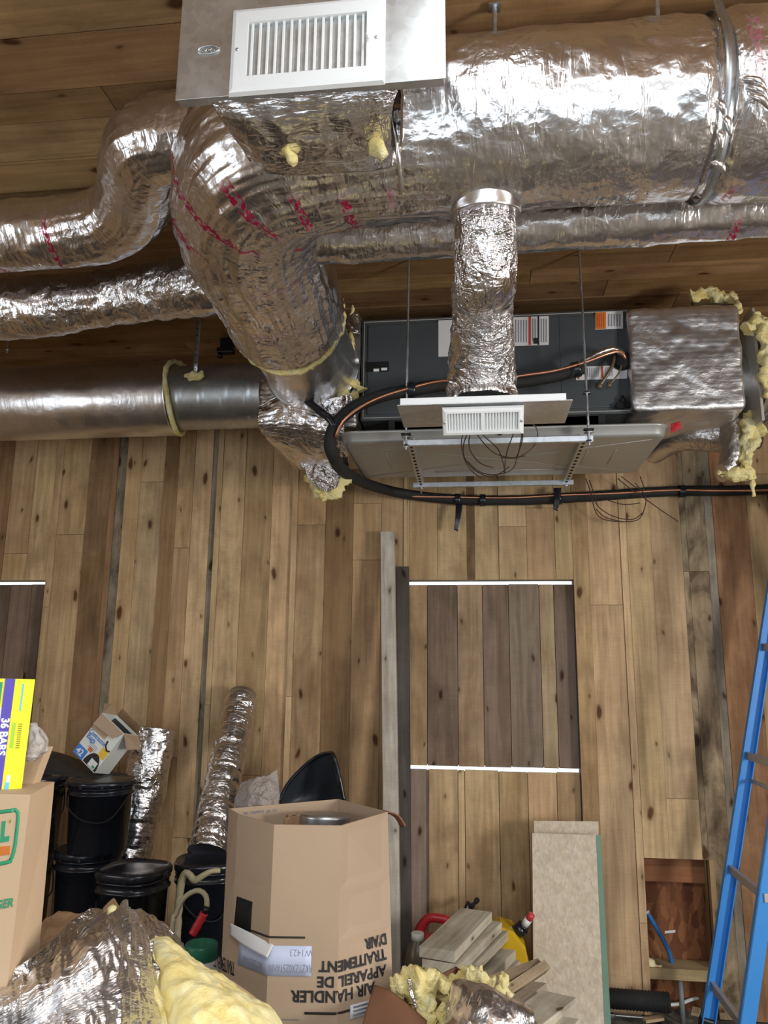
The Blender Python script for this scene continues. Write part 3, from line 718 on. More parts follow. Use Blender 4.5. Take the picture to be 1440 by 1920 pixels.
# ---- branch ducts on the left and behind the trunk
def duct(nm, label, pts, r, m='foil', amp=0.006, lump=0.006, ns=90, step=0.012, freq=10, base=None, cr=None, fn=None):
    m_ = MB(); m_.tube(pts, r, ns, step, foil_disp(amp, freq, lump, cr), True)
    o = m_.build(nm, m, base=base or pts[0]); tag(o, label, 'duct'); return o
L1 = [V((-2.9, 2.44, 0)), V((-1.8, 2.44, 0)), V((-1.45, 2.43, 0)), V((-1.27, 2.38, 0)), V((-1.15, 2.26, 0)), V((-1.07, 2.12, 0)), V((-.98, 2.02, 0)), V((-0.74, 1.98, 0))]
z1 = onY(90, 438, 2.44).z
for k, p in enumerate(L1): p.z = z1 + (0, 0, 0, .01, .02, .02, .02, .01)[k]
o = duct('branch_duct', 'upper foil branch duct at the left, curving up into the elbow of the trunk', L1, 0.128, 'foil_print', 0.0055, .006, 90, 0.012, 11, L1[1], (1.3, 2.3, .010))
set_print(o, lambda p: 1.0 if p.x < -1.5 else 0.0)
z2 = onY(190, 569, 2.78).z
duct('branch_duct', 'lower foil branch duct at the left, running straight into the side of the trunk', [V((-3.0, 2.82, z2)), V((-2.0, 2.8, z2+.0)), V((-1.2, 2.72, z2+.015)), V((-.80, 2.62, z2+.02))], lambda t, s_: 0.118+.008*math.sin(s_*7), 'foil', 0.011, .010, 90, 0.012, 12, (-2, 2.8, z2))
z3 = onY(700, 441, 2.28).z
o = duct('branch_duct', 'thin foil duct running behind the trunk to the right', [V((-.60, 2.27, z3+.0)), V((.2, 2.27, z3)), V((1.0, 2.25, z3)), V((2.0, 2.22, z3+.0)), V((3.3, 2.2, z3))], 0.088, 'foil_print', 0.006, .006, 70, 0.013, 12, (.2, 2.27, z3))
set_print(o, lambda p: 1.0 if p.x > 0.35 else 0.0)

# ---- spiral duct on the far left, foil jacket on its outer half
SY, SZ = 3.58, 1.6+1.335
sd = thing('spiral_duct', 'bare ribbed metal duct at the left, half sleeved in smooth foil', 'duct', (-1.5, SY, SZ))
je = onY(305, 745, SY-.19).x; se = onY(484, 730, SY-.1).x
mb = MB(); mb.tube([V((je-.25, SY, SZ)), V((se+.04, SY, SZ))], 0.162, 96, 0.01, lambda p, a, s_: 0.0028*max(0, math.cos((s_*2*PI/0.115)+a))**14, True); mb.build('spiral_pipe', 'galv', sd)
mb = MB(); mb.tube([V((-3.4, SY, SZ)), V((je, SY, SZ))], 0.192, 96, 0.014, foil_disp(0.0025, 7, .004), True); mb.build('foil_jacket', 'foil_smooth', sd)
mb = MB(); mb.tube([V((je+.005+0.015*math.sin(2*a), SY+.184*math.cos(a), SZ+.184*math.sin(a))) for a in [2*PI*k/28 for k in range(29)]], 0.013, 10, .012, lambda p, a, s_: .005*noise.noise(p*40)); mb.build('insulation_edge', 'fibre', sd)
mb = MB(); g_ = onY(455, 716, SY-.163); mb.box(g_, (.012, .002, .005)); mb.build('green_mark', 'green', sd)
hs = onY(366, 700, SY-.17)
hk = thing('strap_hanger', 'perforated metal strap holding up the bare ribbed duct', 'strap', (hs.x, hs.y, CEIL))
mb = MB(); mb.sheet([[V((hs.x-.012, hs.y, CEIL)), V((hs.x-.012, hs.y, SZ+.05))], [V((hs.x+.012, hs.y, CEIL)), V((hs.x+.012, hs.y, SZ+.05))]], 4, 2, .002); mb.build('strap', 'galv', hk)
mb = MB()
for k in range(9): mb.lathe([(.003, 0), (.003, .0006)], V((hs.x, hs.y-.0022, CEIL-.02-k*.035)), 10, Matrix.Rotation(PI/2, 3, 'X'))
mb.build('strap_holes', 'hole', hk)
tuft([V((hs.x-.05, hs.y-.015, SZ+.05)), V((hs.x, hs.y-.022, SZ+.04)), V((hs.x+.05, hs.y-.015, SZ+.05))], .022, .8, 16, .008, 4, (1, .5)).build('fibreglass_pad', 'fibre', hk)
rp = onY(418, 800, SY)
mb = MB(); mb.tube([V((rp.x, SY, SZ-.16)), V((rp.x, SY+.02, SZ-.19)), V((rp.x-.001, D-.03, SZ-.6)), ], .004, 8); 
# ---- left plenum, foil wrapped box between trunk end, spiral duct and air handler
bx0, bx1 = onY(482, 770, 3.17).x, onY(672, 700, 3.17).x
by0, by1 = 3.17, 3.90; bz0, bz1 = 1.6+1.02, 1.6+1.58
pl = thing('supply_plenum', 'foil wrapped box joining the trunk end and the left side of the air handler', 'plenum', ((bx0+bx1)/2, 3.5, bz0))
def pillow(c, size, n=26, amp=.006, freq=9, round_=.03, seed=0):
    m_ = MB(); tmp = bmesh.new(); bmesh.ops.create_cube(tmp, size=1)
    bmesh.ops.subdivide_edges(tmp, edges=tmp.edges[:], cuts=n, use_grid_fill=True); c = V(c)
    hs_ = V(size)/2
    for v in tmp.verts:
        p = V((v.co.x*size[0], v.co.y*size[1], v.co.z*size[2])); q = V([max(-hs_[i]+round_, min(hs_[i]-round_, p[i])) for i in range(3)])
        d_ = p-q
        if d_.length > 1e-6: p = q + d_.normalized()*round_
        nrm = (p-q).normalized() if (p-q).length > 1e-6 else V((0, 0, 0))
        v.co = p + nrm*(amp*2.0*crumple((p+c+V((seed, 0, 0)))*freq))
    for f in tmp.faces: f.smooth = True
    tmp.normal_update(); m_.merge(tmp, lambda p: c+p); return m_
mb = pillow(((bx0+bx1)/2, (by0+by1)/2, (bz0+bz1)/2), (bx1-bx0, by1-by0, bz1-bz0), 44, .006, 8, .025); mb.build('foil_wrap', 'foil_dark', pl)
P_ = lambda px, py, Y: onY(px, py, Y)
mb = MB()   # tape bands and flaps at its lower edge
mb.sheet([[P_(488, 760, 3.14), P_(530, 740, 3.13), P_(575, 752, 3.12), P_(640, 770, 3.12)], [P_(484, 795, 3.14), P_(540, 790, 3.13), P_(600, 805, 3.12), P_(645, 800, 3.12)], [P_(512, 835, 3.28), P_(560, 850, 3.28), P_(610, 862, 3.28), P_(652, 850, 3.28)], [P_(565, 880, 3.55), P_(600, 884, 3.55), P_(630, 884, 3.55), P_(655, 880, 3.55)]], 44, 44, .006, .016, 9, 2)
mb.build('loose_wrap', 'foil', pl)
mb = MB(); mb.sheet([[P_(560, 858, 3.42), P_(600, 862, 3.40), P_(648, 858, 3.42)], [P_(572, 885, 3.42), P_(610, 893, 3.39), P_(640, 885, 3.42)], [P_(590, 912, 3.43), P_(612, 922, 3.41), P_(630, 914, 3.43)]], 30, 30, .005, .02, 14, 8); mb.build('foil_flap', 'foil_fine', pl)
tuft([P_(575, 890, 3.46), P_(600, 918, 3.46), P_(612, 938, 3.46)], .030, .9, 22, .008, 11, (1, .6)).build('fibreglass_tuft', 'fibre', pl)
tuft([P_(655, 882, 3.46), P_(640, 900, 3.45), P_(615, 925, 3.45), P_(600, 932, 3.45)], .035, .8, 22, .008, 12, (1, .6)).build('fibreglass_tuft', 'fibre', pl)
for k, (pp, r_) in enumerate([([P_(655, 610, 3.14), P_(662, 650, 3.13), P_(668, 690, 3.13)], .013), ([P_(640, 722, 3.13), P_(662, 712, 3.13), P_(673, 735, 3.13)], .026), ([P_(628, 735, 3.12), P_(655, 745, 3.12), P_(672, 742, 3.13)], .022), ([P_(655, 590, 3.15), P_(661, 582, 3.15), P_(660, 572, 3.16)], .008)]):
    tuft(pp, r_, 1.0, 18, .007, 20+k, (1, .6)).build('fibreglass_tuft', 'fibre', pl)
mb = MB(); mb.sheet([[P_(640, 602, 3.10), P_(652, 606, 3.09), P_(672, 622, 3.10)], [P_(642, 612, 3.10), P_(655, 622, 3.09), P_(676, 626, 3.10)]], 16, 8, .003, .008, 25, 1); mb.build('foil_tape_end', 'foil_fine', pl); mb = MB(); mb.sheet([[P_(600, 752, 3.08), P_(640, 742, 3.08), P_(660, 738, 3.1)], [P_(612, 778, 3.08), P_(640, 772, 3.08), P_(662, 765, 3.1)]], 24, 14, .004, .012, 18, 5); mb.build('foil_tape_end', 'foil_fine', pl)
mb = MB(); mb.box(P_(668, 690, 3.15), (.03, .012, .42), bev=.002); mb.build('flange', 'galv', pl)

# ---- air handler
ay = 3.2
ax0, ax1 = onY(677, 690, ay).x, onY(1186, 680, ay).x
az1, az0 = onY(930, 589, ay).z, onY(930, 782, ay).z
ah = thing('air_handler', 'dark grey sheet metal air handler cabinet slung sideways under the ceiling', 'air handler', ((ax0+ax1)/2, ay+.25, az0))
mb = MB(); mb.box(((ax0+ax1)/2, ay+.27, (az0+az1)/2), (ax1-ax0, 0.54, az1-az0), bev=.006); mb.build('cabinet', 'cabinet', ah)
mb = MB(); pa = onY(697, 690, ay).x; pb = onY(1160, 690, ay).x; zz0, zz1 = az0+.028, az1-.028
mb.box(((pa+pb)/2-.008, ay-.002, (zz0+zz1)/2), (pb-pa+.02, .008, zz1-zz0), bev=.003)
ps = onY(1052, 690, ay).x
mb.box((ps, ay-.0065, (zz0+zz1)/2), (.004, .003, zz1-zz0)); mb.build('access_panel', 'cabinet', ah)
mb = MB()
for a_, b_, c_, d_ in ((ax0+.012, az0+.012, ax1-.012, az0+.012), (ax0+.012, az1-.012, ax1-.012, az1-.012), (ax0+.012, az0+.012, ax0+.012, az1-.012), (ax1-.014, az0+.012, ax1-.014, az1-.012)):
    mb.box(((a_+c_)/2, ay-.001, (b_+d_)/2), (abs(c_-a_)+.004, .004, abs(d_-b_)+.004), bev=.0012)
mb.build('casing_edge', 'alu', ah)
def lab(parent, nm, m, px0, py0, px1, py1, Y, lift=.0, slope=-.035):
    a, b, c, d_ = onY(px0, py1, Y), onY(px1, py1+slope*(px1-px0), Y), onY(px1, py0+slope*(px1-px0), Y), onY(px0, py0, Y)
    return quad(parent, nm, m, [a, b, c, d_], lift=lift+.0008, thick=.0008)
f_ = ay-.0065
bk = lab(ah, 'breaker_window', 'hole', 687, 679, 729, 698, f_)
lab(bk, 'breaker_toggle', 'white', 700.5, 692, 711, 697, f_, .002); lab(bk, 'breaker_toggle', 'white', 715, 690, 726, 695, f_, .002)
lab(ah, 'paper_label', 'paper', 822, 601, 856, 669, f_)
wl = lab(ah, 'rating_label', 'paper', 962, 595, 1029, 649, f_)
lab(wl, 'orange_bar', 'redprint', 991, 594, 995.5, 647, f_, .001); lab(wl, 'black_bar', 'ink', 1008, 593, 1011, 647, f_, .001)
for k in range(5): lab(wl, 'print_line', 'greyink', 966+k*5, 600, 968+k*5, 642, f_, .001)
for k in range(2): lab(wl, 'print_line', 'greyink', 998+k*4.5, 598, 1000+k*4.5, 640, f_, .001)
for k in range(3): lab(wl, 'print_line', 'greyink', 1014+k*4.5, 598, 1016+k*4.5, 642, f_, .001)
lab(wl, 'print_block', 'ink', 1000, 634, 1010, 645, f_, .0012)
ol = lab(ah, 'orange_warning_label', 'paper', 1116, 585.5, 1168, 618, f_)
lab(ol, 'orange_block', 'orange', 1116.5, 586, 1136, 617.5, f_, .001)
for k in range(4): lab(ol, 'print_line', 'redprint', 1119+k*4, 589, 1120.3+k*4, 614, f_, .0018)
for k in range(5): lab(ol, 'print_line', 'greyink', 1140+k*5.2, 589, 1142.5+k*5.2, 612, f_, .001)
wl2 = lab(ah, 'white_warning_label', 'paper', 1080, 688, 1176, 713, f_)
lab(wl2, 'orange_bar', 'redprint', 1083, 689, 1086, 711, f_, .001); lab(wl2, 'orange_bar', 'redprint', 1127, 687, 1131, 709, f_, .001)
for k in range(6): lab(wl2, 'print_line', 'greyink', 1101+k*4, 690, 1102.4+k*4, 707, f_, .001)
for k in range(4): lab(wl2, 'print_line', 'greyink', 1135+k*4, 689, 1136.4+k*4, 706, f_, .001)
lab(ah, 'white_strip_label', 'paper', 1156, 662, 1166, 688, f_, .0, 0)
c = onY(1166, 678, ay-.012); mb = MB(); mb.lathe([(.040, -.01), (.039, .018), (.030, .03), (.016, .032)], c, 26, Matrix.Rotation(PI/2, 3, 'X')); mb.build('pipe_grommet', 'hole', ah)
mb = MB(); t0, t1, t2 = onY(1150, 768, f_), onY(1184, 765, f_), onY(1167, 742, f_)
A = [mb.v(p) for p in (t0, t1, t2)]; B = [mb.v(p+V((0, -.014, 0))) for p in (t0, t1, t2)]
mb.face(A); mb.face(B)
for k in range(3): mb.face([A[k], A[(k+1) % 3], B[(k+1) % 3], B[k]])
for (px, py) in ((1158, 761), (1167, 750), (1176, 759)): mb.lathe([(.010, 0), (.010, .007), (.006, .008)], onY(px, py, f_-.0135), 14, Matrix.Rotation(PI/2, 3, 'X'))
mb.build('drain_plugs', 'hole', ah, fix=True)
mb = MB()
for px, py, qx, qy in ((1146, 690, 1124, 724), (1160, 700, 1142, 722)):
    mb.tube([onY(px+6, py-22, ay-.03), onY(px, py, ay-.05), onY(qx, qy, ay-.045)], .0075 if px < 1150 else .004, 10, .01); e = onY(qx, qy, ay-.045); mb.lathe([(.011, -.01), (.011, .01)], e, 10)
mb.build('stub_pipe', 'brownplastic', ah)

# ---- drain pan
pz = 1.6+.93
pYf, pYb = 3.09, 3.74
pX0, pX1 = onY(636, 806, pYf).x, onY(1256, 800, pYf).x
pr0 = onY(640, 797, pYf).z
dp = thing('drain_pan', 'shallow grey steel drain pan with rounded corners under the air handler', 'pan', ((pX0+pX1)/2, 3.4, pz))
def rring(x0, x1, y0, y1, r, z, n=8):
    out = []
    for cx, cy, a0 in ((x1-r, y1-r, 0), (x0+r, y1-r, PI/2), (x0+r, y0+r, PI), (x1-r, y0+r, 1.5*PI)):
        for k in range(n+1): a = a0 + PI/2*k/n; out.append(V((cx+r*math.cos(a), cy+r*math.sin(a), z)))
    return out
mb = MB(); R_ = []
zt_ = pz+.052
for (ins, z, r) in ((.010, zt_-.002, .05), (.004, zt_, .055), (0, zt_-.003, .055), (0.0, zt_-.010, .055), (.004, zt_-.012, .052), (.010, pz+.010, .05), (.016, pz+.002, .045), (.026, pz, .04)):
    R_.append([mb.v(p) for p in rring(pX0+ins, pX1-ins, pYf+ins, pYb-ins, r, z)])
for a, b in zip(R_[:-1], R_[1:]):
    for k in range(len(a)): mb.face([a[k], b[k], b[(k+1) % len(a)], a[(k+1) % len(a)]], smooth=True)
mb.face(R_[-1]); mb.build('pan_body', 'pan', dp, fix=True)
mb = MB(); cx, cy = (pX0+pX1)/2, (pYf+pYb)/2
for sx in (-1, 1):
    mb.tube([V((cx-sx*.62, cy-.26, pz+.0015)), V((cx+sx*.62, cy+.26, pz+.0015))], .0035, 6)
for k in (-1, 1):
    for j in (0, 1): mb.tube([V((cx+k*(.5-.12*j), cy-.12, pz+.0015)), V((cx+k*(.5-.12*j)+.0, cy+.12, pz+.0015))], .0035, 6)
mb.tube([V((cx-.3, cy+.2, pz+.0015)), V((cx+.35, cy+.2, pz+.0015))], .005, 6)
mb.build('pressed_rib', 'pan', dp)
c = onY(937, 811, pYf-.001); mb = MB(); mb.lathe([(.0125, 0), (.0125, .0015)], c, 20, Matrix.Rotation(PI/2, 3, 'X')); mb.build('drain_hole', 'hole', dp)
mb = MB(); mb.box(((ax0+ax1)/2, 3.22, az0-.03), (ax1-ax0-.3, .05, .05), bev=.004); mb.box(((ax0+ax1)/2, 3.62, (az0+pz)/2), (ax1-ax0-.3, .05, az0-pz), bev=.004); mb.box(((ax0+ax1)/2, 3.22, (az0+pz)/2), (ax1-ax0-.25, .05, az0-pz), bev=.004)
mb.build('support_block', 'foam', dp)
mb = MB(); r0 = onY(1258, 795, pYf+.06); mb.sheet([[r0, onY(1276, 790, pYf+.05)], [onY(1258, 812, pYf+.06), onY(1278, 803, pYf+.05)]], 8, 6, .006, .006, 30); mb.build('red_tag', 'redplastic', dp)

# ---- strut cradle on threaded rods
fz = pz-.016
fy, by = 3.045, 3.79
cr_ = thing('strut_cradle', 'galvanised strut frame on threaded rods carrying the drain pan', 'hanger frame', (0.05, 3.4, fz))
f0, f1 = onY(757, 836, fy), onY(1112, 832, fy); b0, b1 = onY(775, 913, by), onY(1075, 909, by)
def strut(nm, p, q, sz=.022, slots=0):
    m_ = MB(); p, q = V(p), V(q); a = (q-p).normalized(); w = a.cross(V((0, 0, 1))).normalized(); c = (p+q)/2; L = (q-p).length
    R = Matrix((a, w, V((0, 0, 1)))).transposed(); t = .003
    m_.box(c-V((0, 0, sz/2)), (L, sz, t), R, .0008); m_.box(c+w*(sz/2), (L, t, sz), R, .0008); m_.box(c-w*(sz/2), (L, t, sz), R, .0008)
    o = m_.build(nm, 'zinc', cr_)
    if slots:
        m_ = MB()
        for k in range(slots): m_.box(p+(q-p)*((k+.7)/slots)-V((0, 0, sz/2+.0018)), (L/slots*.45, sz*.45, .0006), R)
        m_.build('slot', 'hole', o)
zf = (f0.z+f1.z)/2; zb = (b0.z+b1.z)/2
strut('cross_bar', (f0.x, fy, fz-.008), (f1.x, fy, fz-.008)); strut('cross_bar', (b0.x, by, fz-.008), (b1.x, by, fz-.008))
s0 = f0.x+.022; s1 = f1.x-.03; e0, e1 = b0.x+.04, b1.x-.035
strut('side_rail', (s0+.005, fy+.015, fz+.012-.006), (e0-.0, by-.01, fz+.012-.006), .028, 13); strut('side_rail', (s1, fy+.015, fz+.012-.006), (e1, by-.01, fz+.012-.006), .028, 13)
for (px, ytop, pyb) in ((764, 515, 832), (1095, 500, 826)):
    x_ = onY(px, 700, fy-.012).x
    if px > 1000: xt, xb = onY(1087, 520, fy).x, onY(1103, 815, fy).x
    else: xt, xb = onY(767, 530, fy).x, onY(762, 815, fy).x
    yb_ = fy-.018
    mb = MB(); mb.tube([V((xt, yb_, CEIL)), V((xb, yb_, fz-.04))], .0048, 12, .006, lambda p, a, s_: .0005*math.sin(s_*900+a)); rd = mb.build('threaded_rod', 'zinc', cr_)
    def nut_(x_n, z_n, r_n):
        m_n = MB(); m_n.lathe([(r_n*1.5, -.006), (r_n*1.5, -.003), (r_n, -.003), (r_n, .006)], V((x_n, yb_, z_n)), 6); m_n.build('nut', 'zinc', rd)
    nut_(xb, fz+.018, .013); nut_(xb, fz-.024, .012)
    if px > 1000: nut_(xb+(xt-xb)*.2, az0+.035, .012)
    mb = MB(); mb.box((xb, yb_, fz+.026), (.04, .022, .006), bev=.001); mb.build('clip_washer', 'foam', rd)
for xx in (e0, e1):
    mb = MB(); mb.tube([V((xx, by, CEIL-.7)), V((xx, by, fz-.05))], .0045, 10); rd = mb.build('threaded_rod', 'zinc', cr_)
    mb = MB(); mb.lathe([(.011, -.004), (.011, .004)], V((xx, by, fz-.024)), 6); mb.build('nut', 'zinc', rd)

# ---- right plenum, neck, next duct section and lower branch
ry = 3.14
A_, B_, C_, D_ = onY(1186, 772, ry), onY(1401, 766, ry), onY(1386, 573, ry), onY(1188, 577, ry)
rp_ = thing('return_plenum', 'square foil wrapped box on the right end of the air handler', 'plenum', ((A_.x+B_.x)/2, 3.4, A_.z))
x0_, x1_ = A_.x+.003, (B_.x+C_.x)/2
mb = pillow(((x0_+x1_)/2, ry+.27, (A_.z+D_.z)/2), (x1_-x0_, .54, D_.z-A_.z), 44, .005, 9, .02, 3); mb.build('foil_wrap', 'foil_soft', rp_)
tuft([onY(1294, 556, ry+.12), onY(1320, 552, ry+.12), onY(1352, 556, ry+.12), onY(1372, 562, ry+.1), onY(1383, 590, ry+.05)], .026, 1.0, 22, .008, 31, (1, .8)).build('fibreglass_tuft', 'fibre', rp_)
mb = MB(); mb.sheet([[onY(1296, 568, ry+.1), onY(1340, 569, ry+.08), onY(1378, 572, ry+.06)], [onY(1298, 574, ry+.05), onY(1340, 576, ry+.04), onY(1372, 580, ry+.04)]], 12, 6, .006, .004, 20); mb.build('black_backing', 'sheetblk', rp_)
nk = thing('end_duct', 'foil duct at the right edge with a bare neck and a torn yellow collar', 'duct', (x1_+.3, 3.45, A_.z+.2))
zc = (A_.z+D_.z)/2 - .01
mb = MB(); mb.tube([V((x1_-.04, 3.42, zc)), V((x1_+.22, 3.42, zc))], .13, 50, .02); mb.build('metal_neck', 'galv', nk)
mb = MB(); fx = onY(1412, 700, 3.25).x
mb.box((fx+.01, 3.42, zc+.0), (.012, .42, .50), bev=.002); mb.build('flange_plate', 'alu', nk)
mb = MB(); mb.tube([V((fx+.05, 3.42, zc)), V((3.2, 3.42, zc))], .2, 80, .014, foil_disp(.008, 9, .01)); mb.build('foil_jacket', 'foil', nk)
tuft([V((fx+.03, 3.21, zc+.22)), V((fx+.035, 3.19, zc+.1)), V((fx+.03, 3.19, zc-.02)), V((fx+.03, 3.2, zc-.16))], .026, .9, 20, .008, 33).build('fibreglass_collar', 'fibre', nk)
tuft([onY(1400, 622, 3.2), onY(1420, 612, 3.2), onY(1445, 618, 3.2)], .035, 1.0, 20, .008, 34).build('fibreglass_collar', 'fibre', nk)

lb = thing('offcut_branch', 'dull foil elbow hanging below the right plenum with torn yellow insulation', 'duct', onY(1340, 860, 3.4))
mb = MB(); mb.tube([onY(1420, 812, 3.50), onY(1360, 822, 3.52), onY(1300, 822, 3.55), onY(1262, 832, 3.62), onY(1222, 856, 3.74)], lambda t, s_: .115-.055*t, 60, .012, foil_disp(.008, 9, .01), True, (.62, 1)); mb.build('foil_elbow', 'foil_dark', lb)
mb = MB(); mb.tube([onY(1372, 800, 3.42), onY(1372, 840, 3.40), onY(1366, 878, 3.40), onY(1352, 888, 3.40)], lambda t, s_: .085-.012*t, 60, .01, foil_disp(.009, 11, .012), True, (1, .55)); mb.build('foil_leg', 'foil_dark', lb)
tuft([onY(1405, 772, 3.34), onY(1406, 800, 3.33), onY(1404, 835, 3.33), onY(1398, 865, 3.33), onY(1400, 888, 3.33)], .040, .9, 24, .007, 41, (.8, .8)).build('fibreglass_edge', 'fibre', lb)
tuft([onY(1418, 812, 3.34), onY(1436, 806, 3.33)], .026, .9, 18, .007, 42).build('fibreglass_edge', 'fibre', lb)
tuft([onY(1345, 890, 3.36), onY(1375, 888, 3.34), onY(1405, 890, 3.33), onY(1416, 898, 3.33)], .03, .9, 20, .007, 43, (.8, .8)).build('fibreglass_edge', 'fibre', lb)
tuft([onY(1412, 900, 3.33), onY(1411, 912, 3.33), onY(1414, 931, 3.33)], .010, .8, 12, .006, 44).build('fibreglass_edge', 'fibre', lb)

# ---- refrigerant lines
ls = thing('refrigerant_lines', 'black insulated pipe with a bare copper line looping from the air handler along the wall', 'pipe', onY(700, 760, 3.1))
Yw = D-.04
LP = [onY(1092, 690, 3.10), onY(1040, 705, 3.09), onY(980, 715, 3.09), onY(900, 722, 3.08), onY(830, 722, 3.07), onY(770, 732, 3.05), onY(715, 742, 3.03), onY(668, 762, 3.02), onY(634, 790, 3.01), onY(619, 825, 3.03), onY(625, 855, 3.10), onY(643, 882, 3.35), onY(690, 908, 3.80), onY(760, 926, Yw-.04), onY(860, 937, Yw), onY(960, 938, Yw), onY(1060, 934, Yw), onY(1150, 928, Yw), onY(1260, 921, Yw), onY(1360, 920, Yw), onY(1470, 916, Yw), onY(1700, 905, Yw)]
mb = MB(); mb.tube(LP, lambda t, s_: .027, 20, .02, lambda p, a, s_: .002*noise.noise(p*20)); mb.build('black_insulation', 'foam', ls)
cp = [onY(1172, 672, 3.12), onY(1163, 659, 3.08), onY(1140, 663, 3.06), onY(1100, 678, 3.055), onY(1040, 695, 3.05), onY(980, 704, 3.05), onY(900, 716, 3.05), onY(830, 714, 3.04), onY(770, 727, 3.015), onY(715, 744, 2.995), onY(675, 764, 2.985), onY(643, 790, 2.975), onY(629, 820, 3.0)]
cp2 = [onY(640, 880, 3.3), onY(675, 905, 3.75), onY(740, 928, Yw-.07), onY(860, 932, Yw-.03), onY(960, 933, Yw-.03), onY(1060, 928, Yw-.03), onY(1150, 925, Yw-.03), onY(1260, 919, Yw-.032), onY(1360, 920, Yw-.032), onY(1470, 918, Yw-.032), onY(1700, 907, Yw-.032)]
mb = MB(); mb.tube(cp, .0062, 12, .02); mb.tube(cp2, .0055, 12, .03); mb.build('copper_line', 'copper', ls)
mb = MB(); mb.tube([onY(1168, 664, 3.12), onY(1150, 654, 3.09), onY(1128, 660, 3.08), onY(1085, 682, 3.08)], .011, 14, .01, foil_disp(.002, 30)); mb.build('suction_pipe', 'foil_dark', ls)
for i, (px, py, Y, d_) in enumerate([(1080, 693, 3.10, (1, 0, .25)), (773, 731, 3.04, (1, 0, -.2)), (858, 937, Yw-.005, (1, 0, -.05)), (1046, 935, Yw-.005, (1, 0, .05)), (905, 938, Yw-.005, (1, 0, 0)), (1278, 921, Yw-.005, (1, 0, 0))]):
    c = onY(px, py, Y); d_ = V(d_).normalized()*.016; mb = MB(); mb.tube([c-d_, c+d_], .033, 18, .008, lambda p, a, s_: .002*noise.noise(p*60)); mb.build('tape_wrap', 'black', ls)
for (a, b, w) in (((861, 945), (857, 993), .018), ((1045, 915), (1044, 955), .020)):
    p, q = onY(*a, Yw-.04), onY(*b, Yw-.045); mb = MB(); mb.sheet([[p-V((w, 0, 0)), (p+q)/2-V((w*.8, .01, 0)), q-V((w*.9, 0, 0))], [p+V((w, 0, 0)), (p+q)/2+V((w*.8, -.005, 0)), q+V((w*.2, 0, -.01))]], 10, 4, .003, .004, 20); mb.build('tape_tail', 'black', ls)
mb = MB(); mb.tube([onY(575, 750, 3.06), onY(592, 765, 3.03), onY(615, 782, 3.0), onY(628, 800, 3.0)], .017, 14, .01, lambda p, a, s_: .003*noise.noise(p*40)); mb.build('tape_wrap', 'black', ls)

# ---- thermostat wire bundles
wb = thing('wire_bundle', 'loose loops of thin brown wire dangling under the small register', 'wire', onY(930, 800, 2.9))
WL = [[(888, 797), (868, 815), (866, 840), (874, 868), (890, 888), (905, 897)], [(890, 797), (880, 820), (882, 845), (900, 868), (925, 877)], [(888, 797), (900, 822), (925, 848), (955, 858), (985, 855)], [(906, 795), (906, 815), (925, 833), (938, 850), (948, 888)], [(972, 790), (962, 815), (950, 850), (945, 890)], [(975, 790), (978, 815), (972, 850), (968, 858)], [(984, 787), (1004, 800), (1008, 820), (998, 840), (970, 858), (940, 858)], [(974, 792), (980, 820), (970, 856), (960, 880), (930, 890), (900, 885), (876, 865)], [(885, 797), (870, 830), (872, 860), (895, 885), (925, 893), (955, 875)]]
for k, w in enumerate(WL):
    mb = MB(); mb.tube([onY(px, py, 2.55+(2.95-2.55)*min(1, j/2.0)+.02*k) for j, (px, py) in enumerate(w)], .0022, 8, .01); mb.build('wire', 'wire', wb)
wb = thing('wire_bundle', 'loose coil of thin brown wire hanging against the plank wall', 'wire', onY(1170, 920, Yw-.08))
WL = [[(1098, 897), (1108, 925), (1115, 955), (1128, 972), (1160, 978), (1195, 975), (1208, 955), (1210, 930), (1190, 905)], [(1105, 900), (1115, 930), (1122, 950), (1150, 968), (1185, 974), (1205, 962)], [(1158, 897), (1180, 915), (1205, 932), (1240, 957), (1272, 978)], [(1165, 893), (1190, 912), (1207, 918), (1200, 893)], [(1140, 938), (1170, 946), (1200, 943)], [(1118, 955), (1135, 970), (1170, 979)]]
for k, w in enumerate(WL):
    mb = MB(); mb.tube([onY(px, py, Yw-.09+.007*k) for px, py in w], .0025, 8, .012); mb.build('wire', 'wire', wb)

# ---- small ceiling fittings
mb = MB(); c = onZ(426, 656, CEIL-.06); mb.box((c.x, c.y, CEIL-.035), (.07, .05, .07), bev=.006); mb.box((c.x, c.y-.02, CEIL-.075), (.09, .05, .03), bev=.006); mb.lathe([(.016, 0), (.012, .02)], V((c.x-.03, c.y-.02, CEIL-.11)), 14)
mb.build('ceiling_bracket', 'black', base=(c.x, c.y, CEIL)); tag(bpy.data.objects['ceiling_bracket'], 'small black fitting screwed to the ceiling above the bare ribbed duct', 'fitting')  # plain black bracket on the ceiling, holds no lamp
for k, (px, py, lb_, L) in enumerate([(928, 55, 'threaded rod in the ceiling above the trunk, right of the large grille', .12), (1234, 38, 'threaded rod in the ceiling above the trunk, near the hanger strap', .16), (14, 655, 'short threaded rod in the ceiling at the far left edge', .10)]):
    if k < 2: c = onZ(px, py, CEIL-L*.6)
    else: c = onZ(px, py, CEIL-.08)
    mb = MB(); mb.tube([V((c.x, c.y, CEIL)), V((c.x, c.y, CEIL-L))], .006, 12, .008, lambda p, a, s_: .0007*math.sin(s_*700)); mb.lathe([(.013, 0), (.013, .01)], V((c.x, c.y, CEIL-L+.012)), 6); mb.box((c.x, c.y, CEIL-.004), (.03, .03, .006))
    tag(mb.build('ceiling_rod', 'zinc', base=(c.x, c.y, CEIL)), lb_, 'rod')
